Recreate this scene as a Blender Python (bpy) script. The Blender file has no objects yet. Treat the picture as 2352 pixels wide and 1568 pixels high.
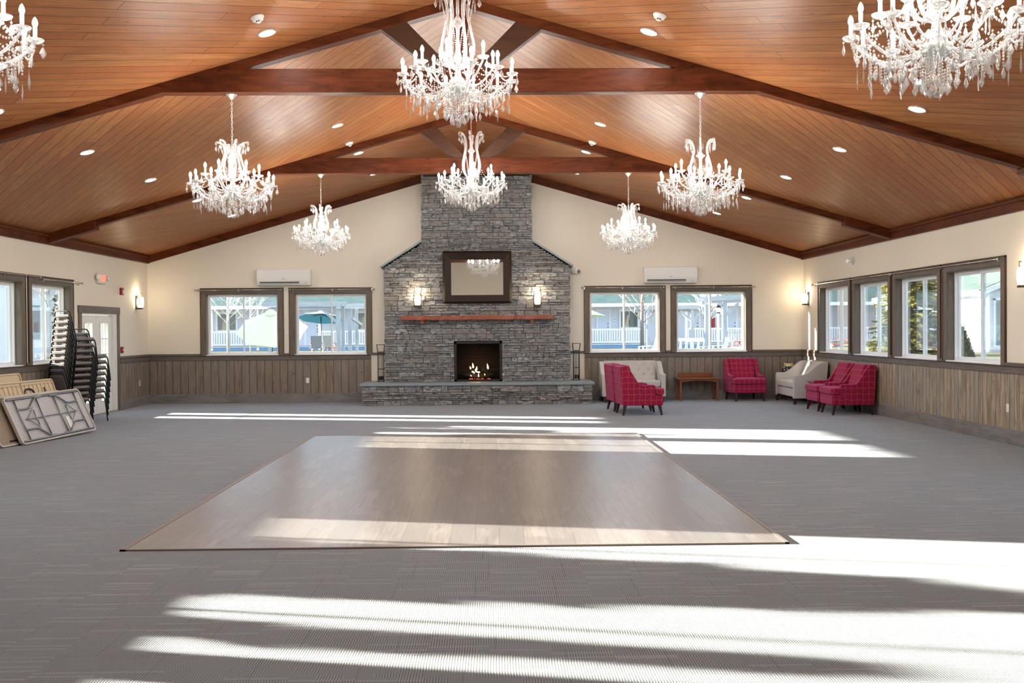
import bpy, bmesh, math, random
from mathutils import Vector, Matrix, Euler
rnd = random.Random(7)
PI = math.pi
SC = bpy.context.scene
COL = SC.collection
D, XL, XR = 22.585, -7.43, 7.43          # end wall, left wall, right wall
SLOPE, RIDGE = 0.288, 5.46               # ceiling slope and ridge height
FRONT = -0.7                             # wall behind the camera
def ceil_z(x): return RIDGE - SLOPE*abs(x)

# ---------------------------------------------------------------- camera, world, sun, exposure
cd = bpy.data.cameras.new('camera'); cam = bpy.data.objects.new('camera', cd); COL.objects.link(cam)
cd.sensor_width = 36.0; cd.lens = 35.0; cd.clip_end = 400
Rv = Vector((0.99978894, -0.0192308, -0.00722814)); Uv = Vector((0.00746159, 0.01209543, 0.99989901)); Fv = Vector((0.01914143, 0.99974191, -0.01223637))
m4 = Matrix.Identity(4)
for i in range(3):
    m4[i][0] = Rv[i]; m4[i][1] = Uv[i]; m4[i][2] = -Fv[i]
m4.translation = Vector((0.3394, 0.0, 1.62)); cam.matrix_world = m4
SC.camera = cam
w = bpy.data.worlds.new('sky'); SC.world = w; w.use_nodes = True
bg = w.node_tree.nodes['Background']; bg.inputs[0].default_value = (0.62, 0.80, 1.0, 1); bg.inputs[1].default_value = 2.0
sl = bpy.data.lights.new('sun', 'SUN'); sun = bpy.data.objects.new('sun', sl); COL.objects.link(sun)
sun.rotation_euler = Vector((1.0, -0.222, -0.187)).to_track_quat('-Z', 'Y').to_euler()
sun.location = (-40, 20, 20); sl.energy = 36.0; sl.angle = math.radians(0.6); sl.color = (1.0, 0.91, 0.76)
SC.view_settings.view_transform = 'Standard'; SC.view_settings.look = 'None'; SC.view_settings.exposure = 0.75; SC.view_settings.gamma = 1.0
SC.view_settings.use_curve_mapping = False
cy = SC.cycles; cy.max_bounces = 8; cy.diffuse_bounces = 5; cy.glossy_bounces = 4; cy.transparent_max_bounces = 24; cy.transmission_bounces = 4
cy.caustics_reflective = False; cy.caustics_refractive = False; cy.sample_clamp_indirect = 6.0
LAMP = 1.85                                # common factor on the room's own lamps

# ---------------------------------------------------------------- helpers: objects and meshes
def tag(o, label=None, cat=None, group=None, kind=None):
    if label: o['label'] = label
    if cat: o['category'] = cat
    if group: o['group'] = group
    if kind: o['kind'] = kind
    return o
KIDS = {}
def kid(o, parent): o.parent = parent; KIDS.setdefault(parent.name, []).append(o)
def empty(name, loc=(0, 0, 0), rz=0.0, parent=None):
    o = bpy.data.objects.new(name, None); COL.objects.link(o); o.location = loc; o.rotation_euler = (0, 0, rz)
    o.empty_display_size = 0.1
    if parent: kid(o, parent)
    return o
def thing(name, label, cat, loc=(0, 0, 0), rz=0.0, group=None): return tag(empty(name, loc, rz), label, cat, group)
def copy_tree(o, parent=None):
    c = o.copy(); COL.objects.link(c)
    if parent: kid(c, parent)
    for ch in list(KIDS.get(o.name, ())): copy_tree(ch, c)
    return c
class MB:
    def __init__(s): s.v = []; s.f = []
    def add(s, vs, fs):
        b = len(s.v); s.v += [tuple(v) for v in vs]; s.f += [tuple(b+i for i in f) for f in fs]; return s
    def box(s, x0, x1, y0, y1, z0, z1):
        if x0 > x1: x0, x1 = x1, x0
        if y0 > y1: y0, y1 = y1, y0
        if z0 > z1: z0, z1 = z1, z0
        return s.add([(x0,y0,z0),(x1,y0,z0),(x1,y1,z0),(x0,y1,z0),(x0,y0,z1),(x1,y0,z1),(x1,y1,z1),(x0,y1,z1)],
                     [(0,3,2,1),(4,5,6,7),(0,1,5,4),(1,2,6,5),(2,3,7,6),(3,0,4,7)])
    def bar(s, a, b, w, h, up=(0, 0, 1)):                # rectangular bar from a to b
        a = Vector(a); b = Vector(b); t = (b-a).normalized(); u = Vector(up)
        if abs(t.dot(u)) > 0.99: u = Vector((1, 0, 0))
        sd = t.cross(u).normalized(); u = sd.cross(t); vs = []
        for p in (a, b):
            for i, j in ((-1,-1),(1,-1),(1,1),(-1,1)): vs.append(p + sd*(i*w/2) + u*(j*h/2))
        return s.add(vs, [(0,1,2,3),(7,6,5,4),(0,4,5,1),(1,5,6,2),(2,6,7,3),(3,7,4,0)])
    def tube(s, pts, r, n=8, cap=True, closed=False):
        pts = [Vector(p) for p in pts]; k = len(pts); vs = []; fs = []
        if not hasattr(r, '__len__'): r = [r]*k
        pu = None
        for i, p in enumerate(pts):
            if closed: t = (pts[(i+1) % k] - pts[i-1]).normalized()
            else: t = (pts[min(i+1, k-1)] - pts[max(i-1, 0)]).normalized()
            if pu is None:
                pu = Vector((0, 0, 1)) if abs(t.z) < 0.9 else Vector((1, 0, 0))
            sd = t.cross(pu)
            if sd.length < 1e-6: sd = t.orthogonal()
            sd.normalize(); pu = sd.cross(t)
            for j in range(n):
                a = 2*PI*j/n; vs.append(p + sd*(math.cos(a)*r[i]) + pu*(math.sin(a)*r[i]))
        for i in range(k if closed else k-1):
            for j in range(n):
                a, b = i*n+j, i*n+(j+1) % n; c, d = ((i+1) % k)*n+(j+1) % n, ((i+1) % k)*n+j
                fs.append((a, b, c, d))
        if cap and not closed: fs += [tuple(range(n))[::-1], tuple((k-1)*n+j for j in range(n))]
        return s.add(vs, fs)
    def lathe(s, prof, n=16, c=(0, 0, 0), cap=True, axis='z', sq=1.0):
        vs = []; fs = []; k = len(prof)
        for r, z in prof:
            for j in range(n):
                a = 2*PI*j/n; x, y = r*math.cos(a), r*math.sin(a)*sq
                q = (x, y, z) if axis == 'z' else ((z, x, y) if axis == 'x' else (x, z, y))
                vs.append((c[0]+q[0], c[1]+q[1], c[2]+q[2]))
        for i in range(k-1):
            for j in range(n):
                fs.append((i*n+j, i*n+(j+1) % n, (i+1)*n+(j+1) % n, (i+1)*n+j))
        if cap: fs += [tuple(range(n))[::-1], tuple((k-1)*n+j for j in range(n))]
        return s.add(vs, fs)
    def prism(s, poly, a, b, axis='y'):                  # 2-D polygon pushed along an axis: y -> (x,z), x -> (y,z), z -> (x,y)
        n = len(poly); vs = []
        for t in (a, b):
            for p, q in poly: vs.append((p, t, q) if axis == 'y' else ((t, p, q) if axis == 'x' else (p, q, t)))
        fs = [tuple(range(n)), tuple(range(2*n-1, n-1, -1))] + [(i, i+n, (i+1) % n+n, (i+1) % n) for i in range(n)]
        return s.add(vs, fs)
    def xf(s, M):
        s.v = [tuple(M @ Vector(v)) for v in s.v]; return s
    def build(s, name, m, parent=None, smooth=False, bevel=0, seg=2, sub=0):
        me = bpy.data.meshes.new(name); me.from_pydata(s.v, [], s.f)
        bm = bmesh.new(); bm.from_mesh(me); bmesh.ops.recalc_face_normals(bm, faces=bm.faces); bm.to_mesh(me); bm.free()
        uvbox(me); me.materials.append(m)
        if smooth:
            for p in me.polygons: p.use_smooth = True
        o = bpy.data.objects.new(name, me); COL.objects.link(o)
        if parent: kid(o, parent)
        if bevel:
            b = o.modifiers.new('Bevel', 'BEVEL'); b.width = bevel; b.segments = seg; b.limit_method = 'ANGLE'; b.angle_limit = 0.6
            if seg > 1:
                for p in me.polygons: p.use_smooth = True
                b.harden_normals = True
        if sub:
            b = o.modifiers.new('Subdivision', 'SUBSURF'); b.levels = sub; b.render_levels = sub
            for p in me.polygons: p.use_smooth = True
        return o
def uvbox(me):
    uv = me.uv_layers.new(name='UVMap').data; vs = me.vertices
    for p in me.polygons:
        n = p.normal; ax, ay, az = abs(n.x), abs(n.y), abs(n.z)
        for li in p.loop_indices:
            c = vs[me.loops[li].vertex_index].co
            uv[li].uv = (c.y, c.z) if (ax >= ay and ax >= az) else ((c.x, c.z) if ay >= az else (c.x, c.y))
def smooth_path(pts, n=6):
    P = [Vector(p) for p in pts]; P = [P[0]*2-P[1]] + P + [P[-1]*2-P[-2]]; out = []
    for i in range(1, len(P)-2):
        for k in range(n):
            t = k/n; a, b, c, d = P[i-1], P[i], P[i+1], P[i+2]
            out.append(0.5*((2*b) + (c-a)*t + (2*a-5*b+4*c-d)*t*t + (3*b-a-3*c+d)*t*t*t))
    return out + [P[-2]]

# ---------------------------------------------------------------- helpers: materials
class G:
    def __init__(s, name, rough=0.6, metal=0.0, spec=0.5):
        s.m = bpy.data.materials.new(name); s.m.use_nodes = True; s.t = s.m.node_tree; s.b = s.t.nodes['Principled BSDF']
        s.b.inputs['Roughness'].default_value = rough; s.b.inputs['Metallic'].default_value = metal
        s.b.inputs['Specular IOR Level'].default_value = spec
    def n(s, typ, ins=None, **props):
        x = s.t.nodes.new('ShaderNode'+typ)
        for k, v in props.items(): setattr(x, k, v)
        for k, v in (ins or {}).items(): s.put(x.inputs[k], v)
        return x
    def put(s, sock, v):
        if isinstance(v, bpy.types.NodeSocket): s.t.links.new(v, sock)
        elif hasattr(v, 'outputs'): s.t.links.new(v.outputs[0], sock)
        else:
            if hasattr(v, '__len__') and len(v) == 3 and sock.type == 'RGBA': v = (*v, 1)
            sock.default_value = v
    def math(s, op, a, b=0.0, c=0.0): return s.n('Math', {0: a, 1: b, 2: c}, operation=op).outputs[0]
    def mix(s, f, a, b, mode='MIX'):
        x = s.n('Mix', data_type='RGBA', blend_type=mode); s.put(x.inputs[0], f); s.put(x.inputs[6], a); s.put(x.inputs[7], b); return x.outputs[2]
    def ramp(s, f, stops):
        x = s.n('ValToRGB', {0: f}); e = x.color_ramp.elements
        while len(e) < len(stops): e.new(0.5)
        for i, (p, c) in enumerate(stops): e[i].position = p; e[i].color = (*c, 1) if hasattr(c, '__len__') else (c, c, c, 1)
        return x.outputs[0]
    def uv(s): return s.n('UVMap', uv_map='UVMap').outputs[0]
    def obj(s): return s.n('TexCoord').outputs['Object']
    def sc(s, vec, k): return s.n('VectorMath', {0: vec, 1: k if hasattr(k, '__len__') else (k, k, k)}, operation='MULTIPLY').outputs[0]
    def noise(s, vec, scale, detail=3.0, rough=0.55, dist=0.0):
        return s.n('TexNoise', {'Vector': vec, 'Scale': scale, 'Detail': detail, 'Roughness': rough, 'Distortion': dist}).outputs[0]
    def white(s, vec): return s.n('TexWhiteNoise', {'Vector': vec}, noise_dimensions='3D')
    def sep(s, v): return s.n('SeparateXYZ', {0: v}).outputs
    def comb(s, x=0.0, y=0.0, z=0.0): return s.n('CombineXYZ', {0: x, 1: y, 2: z}).outputs[0]
    def col(s, c): s.put(s.b.inputs['Base Color'], c); return s
    def rough(s, v): s.put(s.b.inputs['Roughness'], v); return s
    def bump(s, h, strength=0.3, dist=0.01):
        x = s.n('Bump', {'Strength': strength, 'Distance': dist, 'Height': h}); s.t.links.new(x.outputs[0], s.b.inputs['Normal']); return s
    def planks(s, u, v, width, length):                  # boards along u; gives board random, groove mask, seam mask, shifted coords
        row = s.math('FLOOR', s.math('DIVIDE', v, width)); r0 = s.white(s.comb(row, 3.7, 0.0))
        uu = s.math('ADD', s.math('DIVIDE', u, length), r0.outputs[0]); cell = s.math('FLOOR', uu)
        rr = s.white(s.comb(row, cell, 1.3))
        fv = s.math('FRACT', s.math('DIVIDE', v, width)); fu = s.math('FRACT', uu)
        gv = s.math('MINIMUM', fv, s.math('SUBTRACT', 1.0, fv)); gu = s.math('MINIMUM', fu, s.math('SUBTRACT', 1.0, fu))
        gv = s.math('MULTIPLY', gv, width); gu = s.math('MULTIPLY', gu, length)
        sh = s.comb(s.math('ADD', u, s.math('MULTIPLY', rr.outputs[0], 37.0)), s.math('ADD', v, s.math('MULTIPLY', rr.outputs[0], 11.0)), 0.0)
        return rr, gv, gu, sh
def plain(name, c, rough=0.5, metal=0.0, spec=0.5): return G(name, rough, metal, spec).col(c).m
def speck(name, c1, c2, scale, rough=0.7, bump=0.0, spec=0.4):
    g = G(name, rough, 0, spec); f = g.noise(g.obj(), scale, 4.0, 0.7); g.col(g.mix(f, c1, c2))
    if bump: g.bump(f, bump)
    return g.m
def emis(name, c, k):
    g = G(name); g.put(g.b.inputs['Emission Color'], c); g.b.inputs['Emission Strength'].default_value = k; g.col(c); return g.m
def wood(name, c1, c2, c3, rough=0.45, board=None, along='u', knots=0.0, grain=1.0, groove=0.004, length=2.6, spec=0.45, patch=0.0, tone=0.6, tiltb=0.0, bs=0.5, rv=0.25):
    g = G(name, rough, 0, spec); x, y, _ = g.sep(g.uv()); u, v = (x, y) if along == 'u' else (y, x)
    if board:
        rr, gv, gu, sh = g.planks(u, v, board, length)
        r = rr.outputs[0]
    else:
        sh = g.comb(u, v, 0.0); r = g.noise(g.sc(sh, (0.3, 3.0, 1)), 2.0, 1.0)
    st = g.sc(sh, (1.2*grain, 22.0*grain, 1.0)); fine = g.noise(st, 2.2, 5.0, 0.65, 0.4)
    big = g.noise(g.sc(sh, (0.9, 5.0, 1.0)), 1.6, 3.0, 0.6, 0.6)
    f = g.math('ADD', g.math('MULTIPLY', fine, 0.55), g.math('MULTIPLY', big, 0.45))
    c = g.mix(g.ramp(f, [(0.34, 0.0), (0.66, 1.0)]), c1, c2)
    c = g.mix(g.math('MULTIPLY', r, tone), c, c3)
    if knots:
        vo = g.n('TexVoronoi', {'Vector': g.sc(sh, (1.5, 3.6, 1)), 'Scale': 1.9, 'Randomness': 1.0})
        k = g.math('ADD', vo.outputs['Distance'], g.math('MULTIPLY', g.math('SUBTRACT', fine, 0.5), 0.018))
        c = g.mix(g.ramp(k, [(0.032, knots*0.9), (0.055, knots*0.35), (0.105, 0.0)]), c, tuple(q*0.12 for q in c1))
        v2 = g.n('TexVoronoi', {'Vector': g.sc(sh, (1.9, 3.4, 1)), 'Scale': 3.1, 'Randomness': 1.0}); k2 = g.white(v2.outputs['Color']).outputs[0]
        c = g.mix(g.math('MULTIPLY', g.ramp(v2.outputs['Distance'], [(0.03, knots*0.85), (0.075, 0.0)]), g.math('GREATER_THAN', k2, 0.55)), c, tuple(q*0.10 for q in c1))
    if patch:
        pn = g.noise(g.sc(sh, (0.7, 2.2, 1)), 2.3, 4.0, 0.65, 1.2)
        c = g.mix(g.ramp(pn, [(0.48, 0.0), (0.74, patch)]), c, tuple(q*0.38 for q in c1))
    if board:
        gm = g.math('LESS_THAN', gv, groove); em = g.math('LESS_THAN', gu, groove*0.7); mk = g.math('MAXIMUM', gm, em)
        c = g.mix(g.math('MULTIPLY', mk, 0.8), c, tuple(q*0.12 for q in c1))
        h = g.math('ADD', g.math('MULTIPLY', g.math('MINIMUM', g.math('DIVIDE', gv, groove*2), 1.0), 1.0), g.math('MULTIPLY', fine, 0.12))
        if tiltb:
            wv = g.noise(g.sc(sh, (1.0, 3.0, 1)), 3.0, 2.0, 0.5)
            fv_ = g.math('FRACT', g.math('DIVIDE', v, board))
            h = g.math('ADD', h, g.math('MULTIPLY', g.math('ADD', g.math('MULTIPLY', g.math('SUBTRACT', r, 0.5), fv_), wv), tiltb))
        if bs: g.bump(h, bs, 0.004)
    else: g.bump(fine, 0.12, 0.003)
    g.rough(g.math('ADD', rough, g.math('MULTIPLY', g.math('SUBTRACT', big, 0.5), rv)))
    return g.col(c).m
def glassy(name, tint, gloss, edge=0.12):                # thin pane: lets light straight through, mirrors a little
    g = G(name); nt = g.t; out = nt.nodes['Material Output']; nt.nodes.remove(g.b)
    t = g.n('BsdfTransparent', {0: tint}); s = g.n('BsdfGlossy', {0: (1, 1, 1), 'Roughness': 0.02})
    lw = g.n('LayerWeight', {0: edge}); f = g.math('MULTIPLY', lw.outputs['Fresnel'], gloss)
    mx = g.n('MixShader', {0: f, 1: t, 2: s}); nt.links.new(mx.outputs[0], out.inputs[0]); return g.m
def crystal(name, tr, dif, edge, tint):
    g = G(name); nt = g.t; out = nt.nodes['Material Output']; nt.nodes.remove(g.b)
    t = g.n('BsdfTransparent', {0: tint}); s = g.n('BsdfGlossy', {0: (1, 1, 1), 'Roughness': 0.08})
    d = g.n('BsdfDiffuse', {0: (0.95, 0.95, 0.95)}); tl = g.n('BsdfTranslucent', {0: (0.95, 0.95, 0.95)})
    dd = g.n('MixShader', {0: 0.5, 1: d, 2: tl}); lw = g.n('LayerWeight', {0: 0.45})
    lf = g.n('LayerWeight', {0: 0.5}); a = g.n('MixShader', {0: g.math('MINIMUM', g.math('ADD', dif, g.math('MULTIPLY', g.math('POWER', lf.outputs['Facing'], 1.6), edge)), 1.0), 1: t, 2: dd}); b = g.n('MixShader', {0: g.math('MULTIPLY', lw.outputs['Fresnel'], tr), 1: a, 2: s})
    nt.links.new(b.outputs[0], out.inputs[0]); return g.m

# ---------------------------------------------------------------- materials of the room
def mat_carpet():
    g = G('carpet tiles', 0.95, 0, 0.15); x, y, _ = g.sep(g.uv())
    def cells(w, h, k):
        cx = g.math('FLOOR', g.math('DIVIDE', x, w)); cyy = g.math('FLOOR', g.math('DIVIDE', g.math('ADD', y, g.math('MULTIPLY', g.white(g.comb(cx, k, 0.3)).outputs[0], h*0.6)), h))
        return g.white(g.comb(cx, cyy, k)).outputs[0]
    blk = cells(0.1246, 0.0713, 1.0); blk2 = cells(0.231, 0.0547, 5.0); blk3 = cells(0.31, 0.016, 9.0)
    rib = g.math('ADD', g.math('MULTIPLY', g.math('SINE', g.math('MULTIPLY', x, 2*PI/0.0135)), 0.5), 0.5)
    pn = g.noise(g.uv(), 260.0, 2.0, 0.8); bn = g.noise(g.sc(g.uv(), (1.5, 14.0, 1)), 3.0, 3.0, 0.6)
    base = g.mix(g.ramp(pn, [(0.33, 0.0), (0.68, 1.0)]), (0.083, 0.094, 0.111), (0.270, 0.300, 0.338))
    ribc = g.mix(rib, (0.042, 0.046, 0.053), (0.330, 0.345, 0.360))
    on = g.math('GREATER_THAN', blk, 0.66); on2 = g.math('GREATER_THAN', blk2, 0.74)
    c = g.mix(g.math('MULTIPLY', g.math('MAXIMUM', on, on2), 0.85), base, ribc)
    c = g.mix(g.math('MULTIPLY', g.math('GREATER_THAN', blk3, 0.9), 0.55), c, (0.33, 0.35, 0.38))
    c = g.mix(g.math('MULTIPLY', g.ramp(bn, [(0.35, 0.0), (0.7, 1.0)]), 0.25), c, (0.09, 0.09, 0.095))
    ry = g.math('FLOOR', g.math('DIVIDE', y, 0.5)); xs = g.math('ADD', g.math('DIVIDE', x, 0.5), g.math('MULTIPLY', g.white(g.comb(ry, 2.0, 0.0)).outputs[0], 1.0))
    fx = g.math('FRACT', xs); fy = g.math('FRACT', g.math('DIVIDE', y, 0.5))
    seam = g.math('MAXIMUM', g.math('LESS_THAN', fx, 0.008), g.math('LESS_THAN', fy, 0.008))
    c = g.mix(g.math('MULTIPLY', seam, 0.55), c, (0.03, 0.03, 0.03))
    g.bump(g.math('ADD', g.math('MULTIPLY', pn, 0.6), g.math('MULTIPLY', rib, 0.6)), 0.35, 0.004); g.b.inputs['Sheen Weight'].default_value = 0.30; g.b.inputs['Sheen Tint'].default_value = (0.82, 0.91, 1.0, 1)  # blue sheen tint stands in for window daylight glancing off the pile
    return g.col(c).m
def mat_stone(name, dark, light, tan):
    g = G(name, 0.85, 0, 0.3); geo = g.n('NewGeometry'); r = geo.outputs['Random Per Island']; ob = g.obj()
    off = g.n('VectorMath', {0: ob, 1: g.comb(g.math('MULTIPLY', r, 31.0), g.math('MULTIPLY', r, 17.0), 0.0)}, operation='ADD').outputs[0]
    n1 = g.noise(g.sc(off, (4.0, 4.0, 11.0)), 2.6, 6.0, 0.66, 0.5); n2 = g.noise(off, 34.0, 4.0, 0.7)
    c = g.mix(g.ramp(n1, [(0.37, 0.0), (0.64, 1.0)]), dark, light)
    c = g.mix(g.math('MULTIPLY', r, 0.68), c, tuple(q*0.36 for q in light))
    r2 = g.white(g.comb(r, 2.2, 7.0)).outputs[0]
    c = g.mix(g.math('MULTIPLY', g.math('GREATER_THAN', r2, 0.62), g.math('MULTIPLY', n1, 0.75)), c, tan)
    c = g.mix(g.math('MULTIPLY', g.math('SUBTRACT', n2, 0.4), 0.35), c, light)
    g.bump(g.math('ADD', n1, g.math('MULTIPLY', n2, 0.4)), 0.9, 0.03); return g.col(c).m
def mat_plaid():
    g = G('red plaid fabric', 0.85, 0, 0.25); uv = g.uv(); x, y, _ = g.sep(uv)
    wv = g.math('MULTIPLY', g.math('SINE', g.math('MULTIPLY', y, 2*PI/0.21)), 0.006); wu = g.math('MULTIPLY', g.math('SINE', g.math('MULTIPLY', x, 2*PI/0.21)), 0.006)
    def line(a, o): return g.math('LESS_THAN', g.math('FRACT', g.math('ADD', g.math('DIVIDE', a, 0.108), o)), 0.072)
    ln = g.math('MAXIMUM', line(g.math('ADD', x, wv), 0.3), line(g.math('ADD', y, wu), 0.42))
    n = g.noise(uv, 180.0, 2.0); c = g.mix(n, (0.24, 0.003, 0.038), (0.35, 0.007, 0.068))
    c = g.mix(g.math('MULTIPLY', ln, 0.50), c, (0.52, 0.20, 0.05)); g.bump(n, 0.15, 0.002); g.b.inputs['Sheen Weight'].default_value = 0.22; g.b.inputs['Sheen Tint'].default_value = (0.75, 0.45, 0.95, 1); return g.col(c).m
def mat_siding(name, c, pitch=0.115):
    g = G(name, 0.6, 0, 0.3); _, y, _ = g.sep(g.uv()); f = g.math('FRACT', g.math('DIVIDE', y, pitch))
    cc = g.mix(g.math('MULTIPLY', g.math('LESS_THAN', f, 0.10), 0.30), c, tuple(q*0.45 for q in c)); g.bump(f, 0.5, 0.02); return g.col(cc).m
def mat_shingle():
    g = G('green roof shingles', 0.8, 0, 0.3); x, y, _ = g.sep(g.uv()); rr, gv, gu, sh = g.planks(x, y, 0.16, 0.33)
    n = g.noise(g.uv(), 18.0, 4.0, 0.7)
    c = g.mix(rr.outputs[0], (0.048, 0.076, 0.070), (0.088, 0.125, 0.114)); c = g.mix(g.math('MULTIPLY', n, 0.5), c, (0.115, 0.155, 0.142))
    c = g.mix(g.math('MULTIPLY', g.math('LESS_THAN', gv, 0.018), 0.45), c, (0.03, 0.08, 0.07)); return g.col(c).m
def mat_perf():
    g = G('dimpled grey plastic', 0.55, 0, 0.35); x, y, _ = g.sep(g.uv())
    fx = g.math('SUBTRACT', g.math('FRACT', g.math('DIVIDE', x, 0.030)), 0.5); fy = g.math('SUBTRACT', g.math('FRACT', g.math('DIVIDE', y, 0.026)), 0.5)
    d = g.math('SQRT', g.math('ADD', g.math('MULTIPLY', fx, fx), g.math('MULTIPLY', fy, fy)))
    hole = g.math('LESS_THAN', d, 0.27); g.bump(g.math('SUBTRACT', 1.0, hole), 0.6, 0.006)
    return g.col(g.mix(g.math('MULTIPLY', hole, 0.85), (0.58, 0.58, 0.60), (0.10, 0.105, 0.12))).m
M = {}
M['wall'] = speck('cream wall paint', (0.80, 0.745, 0.645), (0.82, 0.765, 0.665), 30.0, 0.7, 0.02, 0.3)
M['ceiling'] = wood('varnished pine planks', (0.235, 0.088, 0.033), (0.530, 0.238, 0.090), (0.320, 0.100, 0.038), 0.40, 0.172, 'u', 0.85, 1.0, 0.0050, 2.7, 0.11, 0.06, 0.70, 1.4, 0.3)
M['beam'] = wood('stained timber', (0.066, 0.015, 0.005), (0.165, 0.044, 0.014), (0.09, 0.020, 0.007), 0.45, None, 'u', 0.9, 0.6, spec=0.15, patch=0.85)
M['beam_dark'] = wood('dark stained timber', (0.040, 0.015, 0.008), (0.080, 0.032, 0.016), (0.05, 0.02, 0.01), 0.4, None, 'u', 0.3, 0.6)
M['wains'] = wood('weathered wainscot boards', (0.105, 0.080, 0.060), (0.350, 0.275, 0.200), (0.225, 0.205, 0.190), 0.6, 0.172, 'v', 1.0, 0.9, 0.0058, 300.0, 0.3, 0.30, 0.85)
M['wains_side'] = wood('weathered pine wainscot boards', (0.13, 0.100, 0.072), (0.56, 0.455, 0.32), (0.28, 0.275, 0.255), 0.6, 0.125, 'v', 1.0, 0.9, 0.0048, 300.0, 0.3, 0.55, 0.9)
M['trim'] = wood('grey brown trim wood', (0.072, 0.055, 0.042), (0.180, 0.138, 0.100), (0.140, 0.145, 0.155), 0.5, None, 'u', 0.4, 0.8, patch=0.35)
M['base'] = wood('weathered baseboard', (0.105, 0.090, 0.075), (0.300, 0.250, 0.195), (0.215, 0.235, 0.275), 0.5, None, 'u', 0.5, 0.8, patch=0.45, tone=0.9)
M['trim_v'] = wood('grey brown casing wood', (0.080, 0.058, 0.040), (0.215, 0.158, 0.105), (0.150, 0.140, 0.130), 0.5, None, 'v', 0.5, 0.8, patch=0.3)
M['carpet'] = mat_carpet()
M['lam'] = wood('grey oak laminate', (0.120, 0.111, 0.109), (0.285, 0.267, 0.260), (0.160, 0.154, 0.157), 0.34, 0.19, 'v', 0.0, 0.8, 0.0012, 1.3, 0.5, 0.0, 0.8, 0.0, 0.0, 0.03)
M['edge'] = plain('greige edge strip', (0.20, 0.165, 0.145), 0.5)
M['stone'] = mat_stone('ledge stone', (0.060, 0.064, 0.074), (0.540, 0.550, 0.565), (0.26, 0.22, 0.185))
M['mortar'] = plain('dark mortar', (0.035, 0.036, 0.038), 0.95)
M['slate'] = speck('blue slate', (0.19, 0.245, 0.265), (0.27, 0.33, 0.345), 9.0, 0.4, 0.1)
M['vinyl'] = plain('white vinyl', (0.83, 0.84, 0.85), 0.35)
M['white'] = plain('white plastic', (0.80, 0.80, 0.78), 0.35)
M['door'] = plain('white door paint', (0.78, 0.78, 0.75), 0.4)
M['glass'] = glassy('window glass', (0.97, 0.985, 0.98), 0.55)
M['fglass'] = glassy('firebox glass', (0.75, 0.75, 0.75), 0.5)
M['mirror'] = plain('mirror glass', (0.86, 0.88, 0.86), 0.015, 1.0)
M['mframe'] = wood('espresso mirror frame', (0.012, 0.006, 0.004), (0.035, 0.018, 0.011), (0.02, 0.011, 0.007), 0.5, None, 'u', 0.3, spec=0.25)
M['bronze'] = plain('oil rubbed bronze', (0.045, 0.032, 0.022), 0.4, 0.8)
M['black'] = plain('black metal', (0.012, 0.012, 0.013), 0.45, 0.3)
M['soot'] = wood('sooty firebrick', (0.010, 0.007, 0.006), (0.030, 0.017, 0.013), (0.02, 0.012, 0.010), 0.9, 0.075, 'u', 0.0, 1.0, 0.006, 0.22)
M['crystal'] = crystal('cut crystal', 0.9, 0.17, 0.95, (0.97, 0.98, 1.0))
M['glassarm'] = crystal('glass arm', 0.75, 0.22, 0.7, (0.97, 0.98, 1.0))
M['bowl'] = crystal('smoky glass bowl', 0.6, 0.35, 0.4, (0.55, 0.66, 0.62))
M['candle'] = plain('ivory candle sleeve', (0.88, 0.86, 0.80), 0.4)
M['silver'] = plain('silvered metal', (0.75, 0.75, 0.72), 0.3, 0.85)
M['bulb'] = emis('lit candle bulb', (1.0, 0.94, 0.84), 172.0*LAMP)
M['down'] = emis('lit downlight lens', (1.0, 0.97, 0.95), 90.0*LAMP)
M['shade'] = emis('lit opal glass', (1.0, 0.84, 0.58), 5.0)
M['plaid'] = mat_plaid()
M['grey'] = speck('light grey linen', (0.46, 0.44, 0.42), (0.58, 0.56, 0.535), 160.0, 0.9, 0.08, 0.2)
M['dleg'] = plain('dark walnut legs', (0.035, 0.014, 0.009), 0.4)
M['cherry'] = wood('cherry wood', (0.16, 0.050, 0.018), (0.28, 0.095, 0.032), (0.2, 0.07, 0.025), 0.35, None, 'u', 0.0)
M['mantel'] = wood('rough hewn cherry', (0.19, 0.040, 0.018), (0.36, 0.095, 0.042), (0.26, 0.06, 0.025), 0.4, None, 'u', 0.3, patch=0.3)
M['tube'] = plain('galvanised steel tube', (0.30, 0.33, 0.37), 0.35, 0.85)
M['perf'] = mat_perf()
M['greyplastic'] = plain('grey table plastic', (0.50, 0.47, 0.43), 0.5)
M['beige'] = plain('beige table plastic', (0.62, 0.50, 0.33), 0.5)
M['speckled'] = speck('speckled particle board', (0.20, 0.155, 0.11), (0.40, 0.33, 0.25), 55.0, 0.7)
M['yellow'] = plain('yellow sticker', (0.80, 0.62, 0.02), 0.5)
M['cframe'] = plain('black chair tube', (0.018, 0.020, 0.022), 0.28, 0.5)
M['cvinyl'] = speck('taupe chair vinyl', (0.150, 0.125, 0.118), (0.20, 0.168, 0.158), 40.0, 0.36)
M['redp'] = plain('red alarm plastic', (0.30, 0.012, 0.016), 0.4)
M['exitred'] = emis('lit red lettering', (1.0, 0.10, 0.05), 1.6)
M['rod'] = plain('brushed nickel rod', (0.62, 0.61, 0.58), 0.25, 0.9)
M['flame'] = emis('flame', (1.0, 0.42, 0.08), 9.0)
M['flamecore'] = emis('flame core', (1.0, 0.72, 0.30), 14.0)
M['ember'] = emis('glowing ember', (1.0, 0.10, 0.03), 1.6)
M['log'] = speck('charred log', (0.008, 0.007, 0.007), (0.035, 0.030, 0.027), 20.0, 0.95, 0.5)

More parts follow.
